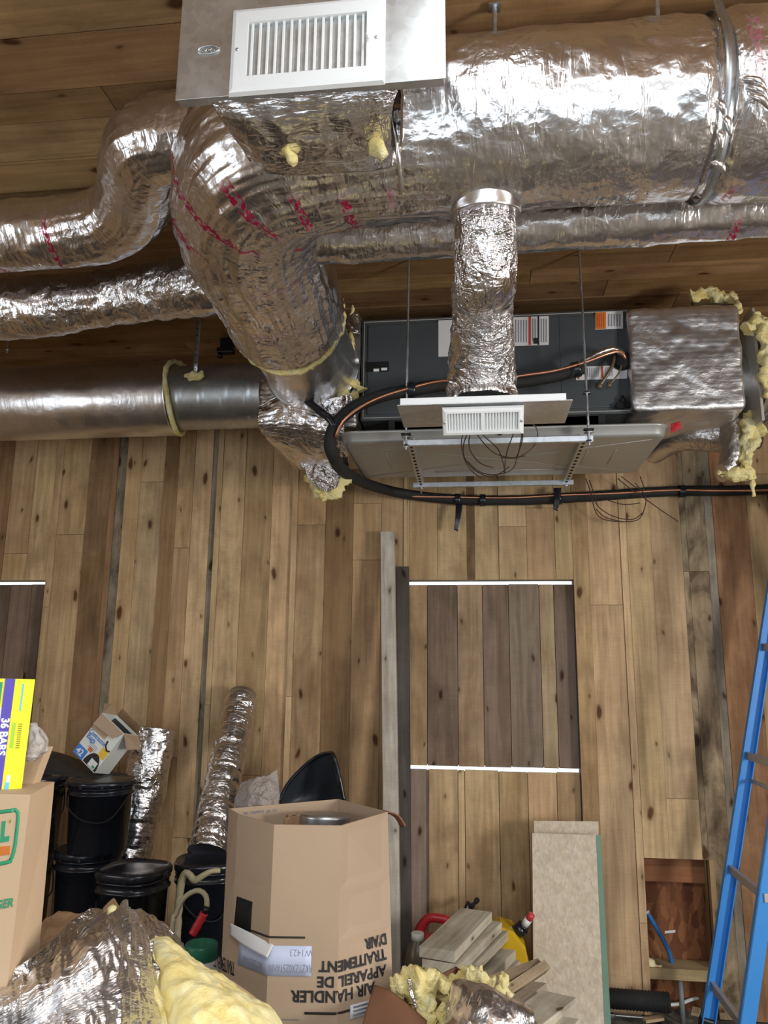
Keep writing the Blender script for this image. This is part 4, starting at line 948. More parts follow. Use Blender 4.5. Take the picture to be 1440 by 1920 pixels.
# ================================================================== THINGS ON THE GROUND
# ---- two long planks leaning on the wall
def lean(nm, label, top, bot, w, t, tone, m='oldwood', wd=(1, 0, 0)):
    mb = MB(); mb.plank(bot, top, wd, w, t, tone); return tag(mb.build(nm, m, base=bot, fix=True), label, 'plank')
tp = onY(727, 999, D-.06); bt = onY(737, 1830, 3.72); dz = (bt-tp)/(bt.z-tp.z); bt = tp + dz*(0.02-tp.z)
lean('leaning_plank', 'tall pale grey weathered plank leaning on the wall beside the doorway', tp, bt, .072, .042, (0.54, 0.51, 0.45, .25))
tp = onY(756, 1064, D-.03); bt = onY(759, 1700, 3.90); dz = (bt-tp)/(bt.z-tp.z); bt = tp + dz*(0.02-tp.z)
lean('leaning_plank', 'dark weathered plank leaning right beside the taller pale one', tp, bt, .060, .045, (0.105, 0.095, 0.085))

# ---- chipboard offcuts
q = [onY(998, 1562, 3.90), onY(1127, 1566, 3.90)]; r = [onY(1028, 1915, 3.66), onY(1152, 1915, 3.66)]
def leanboard(nm, label, tl, tr_, bl, br, t, m, cat, edge=None):
    tl, tr_, bl, br = map(V, (tl, tr_, bl, br))
    def ext(a, b): return a + (b-a)*((0.01-a.z)/(b.z-a.z))
    bl, br = ext(tl, bl), ext(tr_, br); n = (tr_-tl).cross(bl-tl).normalized()
    if n.y < 0: n = -n
    mb = MB(); mb.hexa([bl, br, br+n*t, bl+n*t, tl, tr_, tr_+n*t, tl+n*t]); root = mb.build(nm, m, base=(bl+br)/2, fix=True); tag(root, label, cat)
    if edge:
        mb = MB(); e = .003; d_ = (tr_-tl).normalized()
        mb.hexa([br-d_*.024-n*.0015, br+d_*e-n*.0015, br+d_*e+n*t, br-d_*.024+n*t, tr_-d_*.018-n*.0015, tr_+d_*e-n*.0015, tr_+d_*e+n*t, tr_-d_*.018+n*t]); mb.build('green_edge', edge, root, fix=True)
    return root
M['greenedge'] = simple('green_board_edge', (0.16, 0.27, 0.20), 0.8, 0, 0.2)
TL_, TR_ = onY(998, 1562, 3.885), onY(1125, 1566, 3.885); BL_, BR_ = onY(1001, 1900, 3.68), onY(1143, 1900, 3.68)
leanboard('chipboard_panel', 'thick pale chipboard panel with a green edge leaning on the wall', TL_, TR_, BL_, BR_, .036, 'chip', 'board', 'greenedge')
TL_, TR_ = onY(1001, 1539, 3.98), onY(1122, 1540, 3.98); BL_, BR_ = onY(1010, 1900, 3.80), onY(1130, 1900, 3.80)
leanboard('chipboard_panel', 'chipboard panel behind the green-edged one, only its top showing', TL_, TR_, BL_, BR_, .02, 'chip', 'board')

# ---- step ladder at the right edge
def lad(z, Y): # rail position at height z
    a, b = onY(1336, 1860, Y if Y > 3.7 else Y), onY(1437, 1180, 3.9)
    a, b = onY(1338, 1835, 3.9), onY(1434, 1200, 3.9)
    t = (z-a.z)/(b.z-a.z); p = a+(b-a)*t; return V((p.x, Y, z))
ld = thing('step_ladder', 'blue fibreglass step ladder with grey braces at the right edge', 'ladder', lad(0, 3.7))
YF, YN = 3.9, 3.45
def rail(nm, p, q, w=.07, t=.028, side=1):
    mb = MB(); p, q = V(p), V(q); a = (q-p).normalized(); yv = V((0, 1, 0)); xv = yv.cross(a).normalized(); R = Matrix((xv, yv, a)).transposed(); L = (q-p).length; c = (p+q)/2
    mb.box(c, (w, .005, L), R, .001); mb.box(c+xv*(w/2)+yv*(side*t/2), (.005, t, L), R, .001); mb.box(c-xv*(w/2)+yv*(side*t/2), (.005, t, L), R, .001)
    return mb.build(nm, 'ladder', ld)
TOPZ = 2.42
rail('rear_rail', lad(0.08, YF), lad(TOPZ, YF), .052, .03, -1); 
n0, n1 = lad(0.05, YN), lad(TOPZ, YN)
rail('rear_rail', n0, n1, .052, .03, 1)
tx = lad(TOPZ, YN).x
fr0, fr1 = V((tx+1.15, YN-.06, .03)), V((tx+.12, YN, TOPZ)); fg0, fg1 = V((tx+1.15, YF+.06, .03)), V((tx+.12, YF, TOPZ))
rail('front_rail', fr0, fr1, .08, .03, 1); rail('front_rail', fg0, fg1, .08, .03, -1)
for k in range(1, 8):
    f = k/8.0; p, q = fr0+(fr1-fr0)*f, fg0+(fg1-fg0)*f; mb = MB(); mb.box((p+q)/2, (.08, abs(q.y-p.y), .02), bev=.003); mb.build('step', 'alu', ld)
for k, z in enumerate((.235, .72, 1.215, 1.71, 2.15)):
    p, q = lad(z, YF), lad(z, YN); mb = MB(); mb.box((p+q)/2+V((-.0, 0, 0)), (.020, abs(p.y-q.y)+.02, .034), bev=.002); mb.build('rear_brace', 'alu', ld)
mb = MB(); p, q = lad(1.105, YF+.0), lad(1.105, YN); mb.tube([p+V((.03, 0, 0)), q+V((.03, 0, 0))], .009, 12); mb.build('gap_light_bar', 'cream', ld)  # pale bar added in place of a lit gap in the wall
for Y in (YF, YN):
    p = lad(0.0, Y); mb = MB(); mb.box(p+V((.012, 0 if Y == YF else 0, .05)), (.062, .05, .11), Matrix.Rotation(0.22, 3, 'Y'), .008); mb.build('rubber_foot', 'black', ld)
for p in (fr0, fg0): mb = MB(); mb.box(p+V((.0, 0, .02)), (.09, .05, .06), None, .008); mb.build('rubber_foot', 'black', ld)
mb = MB(); mb.box((tx+.06, (YF+YN)/2, TOPZ+.02), (.26, YF-YN+.1, .05), bev=.01); mb.build('top_cap', 'black', ld)

# ---- niche pipe, foam, ground pipe, hose, metal strip
mb = MB(); P = [onY(1214, 1712, D+.05), onY(1228, 1735, D+.06), onY(1245, 1765, D+.07), onY(1256, 1790, D+.08), onY(1262, 1815, D+.08)]
mb.tube(P, .011, 14, .01); o = mb.build('water_pipe', 'bluepex', base=P[-1]); tag(o, 'short blue plastic pipe coming out of the wall recess', 'pipe')
mb = MB(); mb.lathe([(.014, 0), (.014, .012)], P[0], 14, Matrix.Rotation(-.6, 3, 'Y')); mb.build('pipe_end', 'alu', o)
mb = MB(); g0, g1 = onY(1275, 1838, D+.03), onY(1278, 1873, D+.0); mb.tube([g0, g1, V((g1.x, g1.y, .0))], .012, 14); tag(mb.build('stub_pipe', 'greypipe', base=(g1.x, g1.y, 0)), 'grey pipe rising from the ground under the wall recess', 'pipe')
c = onY(1225, 1808, D+.04); tuft([c+V((-.03, 0, .03)), c+V((-.0, -.005, -.005)), c+V((.035, -.005, -.012))], .016, 1.0, 16, .006, 51).build('foam_scrap', 'foam_cream', base=c)
tag(bpy.data.objects['foam_scrap'], 'dribble of cream expanding foam on the sill of the wall recess', 'foam')
c0 = onY(1256, 1748, D+.148); quad(None, 'paper_scrap', 'paper', [onY(1246, 1750, D+.152), onY(1266, 1748, D+.152), onY(1266, 1743, D+.152), onY(1246, 1745, D+.152)], .004)
tag(bpy.data.objects['paper_scrap'], 'tiny white paper tag on the sheathing in the wall recess', 'tag')
p0, p1 = onY(1120, 1870, 4.02), onY(1256, 1880, 3.99); mb = MB(); mb.tube([p0+V((-.25, .0, 0)), p0, p1], .042, 24, .006, lambda p, a, s_: .003*math.sin(s_*420)); o = mb.build('drain_pipe', 'foam', base=(p1.x, p1.y, 0)); tag(o, 'black ribbed drain pipe lying on the ground along the wall', 'pipe')
mb = MB(); mb.tube([onZ(1254, 1884, .04), onZ(1275, 1882, .045), onZ(1300, 1873, .05), onZ(1330, 1869, .045), onZ(1352, 1876, .03)], .008, 12, .01); tag(mb.build('grey_hose', 'whiteplastic', base=onZ(1300, 1873, 0)), 'thin pale grey hose on the dirt beside the ladder foot', 'hose')
a, b = onZ(1153, 1902, .03), onZ(1204, 1906, .03); mb = MB(); mb.box((a+b)/2, ((b-a).length, .03, .006), Matrix.Rotation(math.atan2(b.y-a.y, b.x-a.x), 3, 'Z'), .002); tag(mb.build('metal_strip', 'zinc', base=(a+b)/2), 'small shiny metal strip lying on the dirt', 'strip')
for k, (px, py, L, an) in enumerate([(1225, 1912, .09, .3), (1305, 1898, .06, 1.2)]):
    c = onZ(px, py, .025); mb = MB(); mb.plank(c+V((-L*math.cos(an)/2, -L*math.sin(an)/2, 0)), c+V((L*math.cos(an)/2, L*math.sin(an)/2, .006)), (-math.sin(an), math.cos(an), 0), .035, .012, (.55, .42, .27))
    tag(mb.build('wood_chip', 'wood', base=c), ['pale wood offcut on the dirt next to the metal strip', 'small pale wood chip on the dirt by the ladder foot'][k], 'offcut')

# ---- gas can, yellow can, jug, black tool behind the lumber
gy_ = 3.86
gc = thing('fuel_can', 'red plastic fuel can with a moulded handle behind the board stack', 'fuel can', onY(808, 1790, gy_)*1.0)
gl, gr_ = onY(774, 1760, gy_).x, onY(858, 1760, gy_).x; gt = onY(806, 1735, gy_).z
mb = MB(); mb.box(((gl+gr_)/2, gy_, (gt-.05)/2), (gr_-gl, .2, gt-.05), bev=.035, seg=4); mb.build('can_body', 'redplastic', gc)
mb = MB(); mb.tube([V((gl+.03, gy_, gt-.09)), V((gl+.035, gy_, gt-.02)), V((gl+.07, gy_, gt+.028)), V((gl+.12, gy_, gt+.032)), V((gr_-.04, gy_, gt+.02)), V((gr_-.015, gy_, gt-.02)), V((gr_-.03, gy_, gt-.09))], lambda t, s_: .020+.012*(1-min(1, t*3)), 20, .01); mb.build('handle', 'redplastic', gc)
yy = 3.80
yc = thing('fuel_can', 'yellow plastic can with a black and white spout behind the board stack', 'fuel can', (onY(955, 1800, yy).x, yy, 0))
yl, yr = onY(900, 1790, yy).x, onY(993, 1790, yy).x; yt = onY(950, 1733, yy).z
mb = MB(); w_ = yr-yl; prof = [(0, 0), (w_, 0), (w_, yt*.62), (w_*.90, yt*.84), (w_*.66, yt*.97), (w_*.42, yt), (w_*.1, yt*.93), (0, yt*.75)]
A = [V((yl+x, yy-.09, z+.01)) for x, z in prof]; 
bmv = [[mb.v(p+V((0, dy, 0)) + (V((yl+w_/2, 0, yt/2))-V((p.x, 0, p.z)))*ins) for p in A] for dy, ins in ((0, .06), (.015, 0), (.165, 0), (.18, .06))]
for a_, b_ in zip(bmv[:-1], bmv[1:]):
    for k in range(len(A)): mb.face([a_[k], a_[(k+1) % 8], b_[(k+1) % 8], b_[k]])
mb.face(bmv[0]); mb.face(bmv[-1]); mb.build('can_body', 'yellowplastic', yc, fix=True)
s0_, s1_, s2_ = onY(968, 1748, yy-.02), onY(981, 1738, yy-.03), onY(992, 1722, yy-.04)
mb = MB(); mb.tube([s0_, s1_], .030, 16); mb.tube([s1_, s1_+(s2_-s1_)*.2], .022, 16); mb.build('black_cap', 'black', yc)
mb = MB(); mb.tube([s1_+(s2_-s1_)*.2, s1_+(s2_-s1_)*.9], .017, 16); sp_ = mb.build('white_spout', 'whiteplastic', yc)
mb = MB(); mb.tube([s1_+(s2_-s1_)*.9, s1_+(s2_-s1_)*1.5], .015, 14); mb.build('red_spout_tip', 'redplastic', yc)
jy = 3.62; jx = onY(783, 1770, jy).x; jt = onY(783, 1748, jy).z
jg = thing('bottle', 'smoky bottle with a white screw cap left of the board stack', 'bottle', (jx, jy, 0))
mb = MB(); mb.lathe([(.05, .005), (.056, .02), (.056, jt-.12), (.045, jt-.06), (.026, jt-.035), (.026, jt-.02)], (jx, jy, 0), 30); mb.build('bottle_body', 'brownplastic', jg)
mb = MB(); mb.lathe([(.028, jt-.03), (.028, jt-.002), (.024, jt)], (jx, jy, 0), 26); mb.build('cap', 'whiteplastic', jg)
mb = MB(); mb.tube([onY(896, 1686, 4.03), onY(884, 1700, 3.99), onY(874, 1713, 3.95), V((onY(874, 1713, 3.95).x-.03, 3.92, .02))], .011, 12, .01, lambda p, a, s_: .003*math.sin(s_*150)); tag(mb.build('pry_bar', 'black', base=onY(874, 1713, 3.95)), 'thin black bar standing behind the board stack against the door boards', 'bar')

# ---- stack of weathered boards (short lengths), pointing away from the viewer
def board(p0, p1, w, t, tone, label, group='weathered boards in the pile'):
    p0, p1 = V(p0), V(p1); a = (p1-p0).normalized(); wd = V((a.y, -a.x, 0)).normalized()
    mb = MB(); mb.plank(p0, p1, wd, w, t, tone); o = mb.build('weathered_board', 'oldwood', base=p0, fix=True); return tag(o, label, 'board', group)
GB = (0.58, 0.54, 0.45, .05)
def bd(z, f, b, w, t, lab_, tone=GB, dz=0):
    p, q = onZ(f[0], f[1], z), onZ(b[0], b[1], z+dz); p.z, q.z = z-t/2, z+dz-t/2; return board(p, q, w, t, tone, lab_)
# f = pixel of the middle of the near end of the top face, b = the far end
bd(.560, (819, 1779), (893, 1706), .140, .038, 'grey board at the very top of the leaning stack')
bd(.515, (826, 1803), (910, 1724), .150, .038, 'grey board second from the top, with a blue mark on its near corner')
bd(.470, (858, 1800), (930, 1733), .150, .038, 'grey board third from the top of the stack')
bd(.400, (878, 1832), (938, 1776), .140, .038, 'brownish grey board fourth from the top, shifted right')
bd(.360, (880, 1850), (945, 1795), .150, .038, 'grey board fifth from the top, ending behind the yellow fluff')
bb = onZ(850, 1806, .512); q_ = quad(None, 'chalk_mark', 'blueprint', [onY(852, 1817, 3.0), onY(862, 1814, 3.0), onY(862, 1804, 3.0), onY(852, 1802, 3.0)], .002); bpy.data.objects.remove(q_)
c0_, c1_ = onZ(826, 1803, .40), onZ(905, 1750, .40)
for k in range(4):
    z = .325-.085*k; p, q = V((c0_.x+.03*(k % 2)+.05, c0_.y-.08, z-.035)), V((c1_.x+.06+.02*k, c1_.y-.12, z-.035)); mb = MB(); a = (q-p).normalized(); mb.plank(p, q, V((a.y, -a.x, 0)), .24, .07, jit((.30, .25, .18))); tag(mb.build('timber_block', 'oldwood', base=p, fix=True), 'thick timber block supporting the stack of grey boards', 'timber', 'timber blocks under the stack')
# loose boards at the right
a, b = onY(893, 1868, 3.05), onY(1000, 1826, 3.45); mb = MB(); mb.plank(a, b, (0.2, -.5, .8), .12, .03, (.36, .28, .20)); tag(mb.build('weathered_board', 'oldwood', base=a), 'brownish board tilted against the right side of the pile', 'board')
a, b = onY(905, 1890, 3.02), onY(1022, 1812, 3.42); mb = MB(); mb.plank(a, b, (0.3, -.5, .6), .035, .035, (.50, .40, .28)); tag(mb.build('wood_stick', 'oldwood', base=a), 'narrow pale stick lying on the tilted board', 'stick')
def slab(pts, t, lab_, tone, base_drop=True):
    p = [V(x) for x in pts]; n = (p[1]-p[0]).cross(p[3]-p[0]).normalized()
    if n.z < 0: n = -n
    c = sum(p, V((0, 0, 0)))/4; ax = (p[3]-p[0]).normalized(); mb = MB(); mb.plank((p[0]+p[1])/2-n*t/2, (p[3]+p[2])/2-n*t/2, (p[1]-p[0]).normalized(), ((p[1]-p[0]).length+(p[2]-p[3]).length)/2, t, tone)
    return tag(mb.build('weathered_board', 'oldwood', base=c, fix=True), lab_, 'board', 'weathered boards in the pile')
slab([onY(945, 1905, 2.85), onY(1012, 1925, 2.78), onY(1075, 1872, 3.10), onY(1022, 1855, 3.18)], .035, 'pale grey board end sticking up in front of the chipboard panel', (.60, .56, .47, .05))
slab([onY(915, 1900, 2.95), onY(945, 1905, 2.92), onY(1022, 1845, 3.28), onY(1000, 1838, 3.32)], .03, 'thin pale board leaning behind the front board end', (.58, .52, .43, .05))
slab([onY(985, 1965, 2.72), onY(1040, 1975, 2.68), onY(1082, 1912, 2.95), onY(1045, 1902, 2.98)], .035, 'lowest pale board end at the bottom edge', (.58, .54, .45, .05))

# ---- open carton with torn insulation in front of the boards
cz = .62
k0, k1, k2, k3 = onZ(752, 1862, .60), onZ(855, 1812, .60), onZ(960, 1880, .60), onZ(820, 1945, .60)
ob = thing('open_carton', 'open red-brown carton full of torn insulation at the bottom edge', 'carton', ((k0+k2)/2)*1.0)
def wallq(mb, a, b, z0, z1, t=.006, splay=V((0, 0, 0))):
    a, b = V(a), V(b); n = (b-a).cross(V((0, 0, 1))).normalized()*t
    mb.hexa([V((a.x, a.y, z0)), V((b.x, b.y, z0)), V((b.x, b.y, z0))+n, V((a.x, a.y, z0))+n, V((a.x, a.y, z1))+splay, V((b.x, b.y, z1))+splay, V((b.x, b.y, z1))+n+splay, V((a.x, a.y, z1))+n+splay])
mb = MB()
for a, b in ((k0, k1), (k1, k2), (k2, k3), (k3, k0)): wallq(mb, a, b, 0.01, .60)
mb.build('carton_walls', 'card_d', ob, fix=True)
fl0, fl1 = onY(697, 1848, 2.42), onY(680, 1945, 2.15)
mb = MB(); mb.sheet([[onY(702, 1848, 2.45), onY(730, 1858, 2.42), onY(760, 1880, 2.40), onY(800, 1915, 2.36)], [onY(690, 1885, 2.35), onY(715, 1900, 2.32), onY(750, 1915, 2.3), onY(800, 1950, 2.28)], [onY(676, 1935, 2.25), onY(700, 1950, 2.22), onY(750, 1960, 2.2), onY(800, 1985, 2.2)]], 16, 12, .005, .002, 5); mb.build('carton_flap', 'card_d', ob)
TF = [([(735, 1852), (765, 1845), (800, 1842), (818, 1850)], 2.46, .035, 61), ([(772, 1850), (782, 1880), (790, 1905), (800, 1930)], 2.44, .032, 62), ([(795, 1848), (802, 1880), (798, 1905)], 2.45, .038, 63), ([(810, 1870), (840, 1845), (875, 1828), (905, 1828)], 2.55, .028, 64), ([(875, 1835), (900, 1845), (922, 1858)], 2.53, .034, 65), ([(812, 1900), (830, 1915), (820, 1945)], 2.42, .035, 66), ([(938, 1828), (945, 1850), (962, 1868)], 2.6, .018, 67), ([(948, 1825), (938, 1850), (944, 1870)], 2.6, .016, 68)]
ys = thing('torn_insulation', 'clumps of torn yellow fibreglass spilling over the open red-brown carton', 'insulation', onY(800, 1860, 2.45))
for pts, Y, r_, sd_ in TF: tuft([onY(a, b, Y-.01*i) for i, (a, b) in enumerate(pts)], r_, 1.1, 24, .006, sd_, (1, .7)).build('fibreglass_clump', 'fibre', ys)
mb = MB(); mb.sheet([[onY(764, 1836, 2.42), onY(768, 1860, 2.40), onY(778, 1890, 2.40)], [onY(770, 1834, 2.42), onY(774, 1860, 2.40), onY(783, 1888, 2.40)]], 10, 3, .004, .003, 30); mb.build('foil_strip', 'foil_fine', ys)
mb = MB()
mb.sheet([[onY(838, 1940, 2.34), onY(842, 1895, 2.36), onY(850, 1852, 2.40), onY(864, 1840, 2.42)], [onY(880, 1960, 2.25), onY(890, 1905, 2.29), onY(900, 1862, 2.34), onY(905, 1852, 2.38)], [onY(930, 1975, 2.25), onY(945, 1920, 2.29), onY(950, 1885, 2.34), onY(948, 1872, 2.39)], [onY(1000, 1990, 2.30), onY(1010, 1945, 2.33), onY(1000, 1910, 2.32), onY(985, 1890, 2.42)]], 50, 50, .02, .014, 12, 9)
tag(mb.build('foil_scrap', 'foil', base=onY(900, 1900, 2.25)), 'curved scrap of foil faced duct wrap at the bottom edge, right of the yellow clumps', 'foil')

# ---- the tall air handler carton
zt_ = 1.13
Lp, Ap, Bp, Cp, Ep = onZ(429, 1516, zt_), onZ(514, 1546, zt_), onZ(640, 1548, zt_), onZ(727, 1522, zt_), onZ(635, 1498, zt_)
Lm = onZ(446, 1527, zt_); Gp = onZ(575, 1503, zt_)
ring = [Lp, Lm, Ap, Bp, Cp, Ep, Gp]
ZB = .71
rb = {0: onZ(415, 1806, ZB), 1: onZ(432, 1814, ZB), 2: onZ(501, 1841, ZB), 3: onZ(633, 1843, ZB), 4: onZ(735, 1817, ZB)}
rb[5] = rb[4]+(Ep-Cp); rb[6] = rb[0]+(Gp-Lp)
for q_b in rb.values(): q_b.z = ZB
cen = sum(ring, V((0, 0, 0)))/len(ring)
def cpt(i, z):
    p = ring[i]; f = min(1.0, (zt_-z)/(zt_-ZB)); return V((p.x+(rb[i].x-p.x)*f, p.y+(rb[i].y-p.y)*f, z))
cb = thing('tall_carton', 'tall open cardboard carton with upside down lettering in the middle', 'carton', (cen.x, cen.y, 0))
mb = MB(); t_ = .006; n_ = len(ring); zs_ = [0.01, .35, .71, .82, .95, zt_]
outer = [[mb.v(cpt(i, z)) for i in range(n_)] for z in zs_]; inner = [[mb.v(cpt(i, z)+(V((cen.x, cen.y, z))-cpt(i, z)).normalized()*t_) for i in range(n_)] for z in zs_]
for j in range(len(zs_)-1):
    for i in range(n_):
        k = (i+1) % n_; mb.face([outer[j][i], outer[j][k], outer[j+1][k], outer[j+1][i]]); mb.face([inner[j][k], inner[j][i], inner[j+1][i], inner[j+1][k]])
for i in range(n_): k = (i+1) % n_; mb.face([outer[-1][i], outer[-1][k], inner[-1][k], inner[-1][i]])
mb.face([v for v in inner[0]]); mb.build('carton_walls', 'card', cb, fix=True)
mb = MB(); cA, cB = cpt(4, zt_), cpt(5, zt_); mb.sheet([[cA, cA+(cB-cA)*.1], [cA+V((.035, .01, -.012)), cA+(cB-cA)*.1+V((.04, .01, -.02))], [cA+V((.058, .015, -.045)), cA+(cB-cA)*.1+V((.06, .02, -.055))]], 4, 6, .005); mb.build('top_flap', 'card_d', cb)
# unrolled coordinates over the front: s = 0 at corner A, growing to the right; negative on the left face
def unroll(s_, z, lift=.0015):
    segs = [(2, 3), (3, 4)] if s_ >= 0 else [(2, 1), (1, 0)]
    rem = abs(s_)
    for a, b in segs:
        pa, pb = cpt(a, z), cpt(b, z); L = (pb-pa).length
        if rem <= L or (a, b) == segs[-1]:
            p = pa+(pb-pa)*(rem/L); d_ = (pb-pa).normalized(); n = V((d_.y, -d_.x, 0)); n = n if n.y < 0 else -n; return p+n*lift
        rem -= L
def s_of(px, py, z):    # invert roughly: find s whose projection has this px
    best = None
    for k in range(-80, 121):
        s_ = k*.005; p = unroll(s_, z); q = RC.transposed() @ (p-EYE); x = 720+F_PX*q.x/-q.z; y = 960-F_PX*q.y/-q.z
        e = abs(x-px)
        if best is None or e < best[0]: best = (e, s_)
    return best[1]
def z_of(px, py):
    z = .5
    for _ in range(12):
        s_ = s_of(px, py, z); p = unroll(s_, z); q = RC.transposed() @ (p-EYE); y = 960-F_PX*q.y/-q.z; z -= (py-y)/F_PX*(-q.z)*1.05
    return z, s_of(px, py, z)
def flip_text(body, size, cx, cy, w_px=None, name='lettering', m='ink', bold=.0035, sx=1.0):
    z, s_ = z_of(cx, cy)
    return text(body, size, (0, 0, 0), (1, 0, 0), (0, 0, 1), m, cb, name, bold, warp=lambda x, y: unroll(s_-x*sx, z-y, .0018))
def flip_fit(body, rx, lx, cy, size, **k):   # rx = px of the right end (start of the word), lx = px of the left end
    z, _ = z_of((rx+lx)/2, cy); z0, sr = z_of(rx, cy); z1, sl = z_of(lx, cy)
    me = text_mesh(body, size, .0035); w = max(v.co.x for v in me.vertices)-min(v.co.x for v in me.vertices); bpy.data.meshes.remove(me)
    return text(body, size, (0, 0, 0), (1, 0, 0), (0, 0, 1), 'ink', cb, 'lettering', .0014, warp=lambda x, y: unroll((sr+sl)/2-x*(sr-sl)/w, z-y, .0018))
flip_fit('AIR HANDLER', 706, 544, 1868, .042)
flip_fit("APPAREIL DE", 727, 593, 1834, .0385)
flip_fit("TRAITEMENT", 727, 597, 1804, .0385)
flip_fit("D'AIR", 727, 684, 1764, .0385)
def stripq(nm, m, s0, s1, z0, z1, lift=.002, par=None):
    n = max(2, int(abs(s1-s0)/.02)); A = [unroll(s0+(s1-s0)*k/n, z0, lift) for k in range(n+1)]; B = [unroll(s0+(s1-s0)*k/n, z1, lift) for k in range(n+1)]
    mb = MB(); mb.sheet([A, B], n, 1, .0012); return mb.build(nm, m, par or cb)
zl, sl = z_of(515, 1757); s_a = s_of(448, 1750, zl); s_b = s_of(572, 1750, zl)
stripq('printed_line', 'ink', s_a, s_b, zl-.0025, zl+.0025)
zl, _ = z_of(600, 1900); stripq('printed_line', 'ink', s_of(570, 1900, zl), s_of(700, 1880, zl), zl-.003, zl+.003)
z0, _ = z_of(540, 1830); z1, _ = z_of(540, 1773)
stl = stripq('shipping_label', 'label', s_of(448, 1790, (z0+z1)/2), s_of(582, 1795, (z0+z1)/2), z0, z1, .0025)
zc_ = (z0+z1)/2; sc_ = s_of(545, 1800, zc_)
text('RKZTZX0Z5TANN', .030, (0, 0, 0), (1, 0, 0), (0, 0, 1), 'greyink', stl, 'label_print', -.0004, warp=lambda x, y: unroll(sc_-x*.50, zc_-.018-y, .0038))
text('W1423', .026, (0, 0, 0), (1, 0, 0), (0, 0, 1), 'greyink', stl, 'label_print', -.0004, warp=lambda x, y: unroll(sc_+.03-x*.85, zc_+.022-y, .0038))
s2 = s_of(475, 1800, zc_)
text('RKZTZX0Z5TANN', .026, (0, 0, 0), (1, 0, 0), (0, 0, 1), 'greyink', stl, 'label_print', -.0004, warp=lambda x, y: unroll(s2-x*.40, zc_-.018-y, .0038))
mb = MB(); mb.sheet([[unroll(s_of(440, 1765, z1), z1+.028, .02), unroll(s_of(470, 1765, z1), z1+.020, .012), unroll(s_of(512, 1770, z1), z1+.002, .006)], [unroll(s_of(438, 1765, z1), z1-.006, .012), unroll(s_of(470, 1765, z1), z1-.016, .02), unroll(s_of(505, 1770, z1), z1-.026, .02)]], 14, 6, .001, .002, 30); mb.build('peeled_label_corner', 'paper', stl)
z0, _ = z_of(680, 1905); z1, _ = z_of(680, 1878); bl_ = stripq('barcode_label', 'paper', s_of(657, 1890, z0), s_of(692, 1890, z0), z0, z1, .0026)
for k in range(3): zz = z0+(z1-z0)*(.2+.27*k); stripq('bar_block', 'greyink', s_of(662, 1890, z0), s_of(689, 1890, z0), zz, zz+(z1-z0)*.13, .0036, bl_)
z0, _ = z_of(457, 1742); z1, _ = z_of(457, 1685); stripq('hand_hole', 'hole', s_of(441, 1710, (z0+z1)/2), s_of(471, 1712, (z0+z1)/2), z0, z1, .002)
z0, _ = z_of(540, 1912); stripq('faint_print_box', 'greyink', s_of(512, 1910, z0), s_of(562, 1908, z0), z0, z0+.0015, .002)
zl1, _ = z_of(436, 1815); s1_ = s_of(444, 1815, zl1)
text("TRAITEMENT", .05, (0, 0, 0), (1, 0, 0), (0, 0, 1), 'ink', cb, 'lettering', .001, warp=lambda x, y: unroll(max(-.36, s1_-.06-x*.35), zl1-y, .002))
me_n = V((0, 0, 0)); di = (cpt(6, zt_)-cpt(0, zt_)).normalized(); nn_ = V((di.y, -di.x, 0)); nn_ = nn_ if nn_.y < 0 else -nn_
pc = onY(485, 1528, (Lp.y+Gp.y)/2-.03); pm = Lp+(Gp-Lp)*.38+V((0, 0, -.022))
text('90-100021-40-03', .022, pm+nn_*.011, di, V((0, 0, 1)), 'greyink', cb, 'lettering', .0003, sx=.8)
# duct pieces standing inside the carton
c = V((cen.x+.02, cen.y+.06, 0)); cx_ = onY(606, 1530, cen.y+.08).x
mb = MB(); mb.tube([V((cx_-.0, cen.y+.02, .55)), V((cx_+.012, cen.y+.06, 1.115))], .085, 48, .02, None, True); o = tag(mb.build('pipe_offcut', 'galv', base=(cx_, cen.y+.02, .55)), 'round bare metal pipe piece standing inside the tall carton', 'pipe')
mb = MB(); c2_ = onY(545, 1545, cen.y); mb.sheet([[c2_+V((-.03, .02, -.4)), c2_+V((-.03, .02, -.02)), c2_+V((-.01, .02, .022))], [c2_+V((.05, .05, -.4)), c2_+V((.04, .05, -.01)), c2_+V((.02, .05, .018))]], 10, 10, .004, .004, 20); tag(mb.build('cardboard_scrap', 'kraft', base=c2_-V((0, 0, .4))), 'brown paper scrap inside the tall carton left of the metal pipe', 'scrap')
# ---- black pails
def make_pail(h=.405, r=.142, square=0.0):
    t = thing('black_pail', None, 'pail')
    mb = MB(); mb.lathe([(r*.86, 0), (r*.88, .006), (r*.95, h*.80), (r*1.02, h*.805), (r*1.02, h*.825), (r*.965, h*.83), (r*.97, h*.89), (r*1.01, h*.892), (r*1.01, h*.905), (r*.97, h*.91), (r*.97, h*.93)], (0, 0, 0), 48, sq=square); mb.build('pail_body', 'black', t)
    mb = MB(); mb.lathe([(r*1.03, h*.925), (r*1.045, h*.93), (r*1.045, h*.975), (r*1.02, h*.99), (r*.96, h), (r*.92, h*.985), (r*.5, h*.985), (r*.02, h*.99)], (0, 0, 0), 48, sq=square); 
    for k in range(10): a = 2*PI*k/10; mb.box((r*1.045*math.cos(a), r*1.045*math.sin(a), h*.94), (.006, .012, h*.05), Matrix.Rotation(a, 3, 'Z'), .001)
    mb.build('lid', 'black', t)
    mb = MB(); mb.tube([V((-r*1.0, -r*.1, h*.84)), V((-r*.7, -r*.85, h*.66)), V((-.1*r, -r*1.12, h*.50)), V((r*.6, -r*.95, h*.50)), V((r*.98, -r*.1, h*.84))], .0035, 8, .01); mb.build('wire_handle', 'foam', t)
    return t
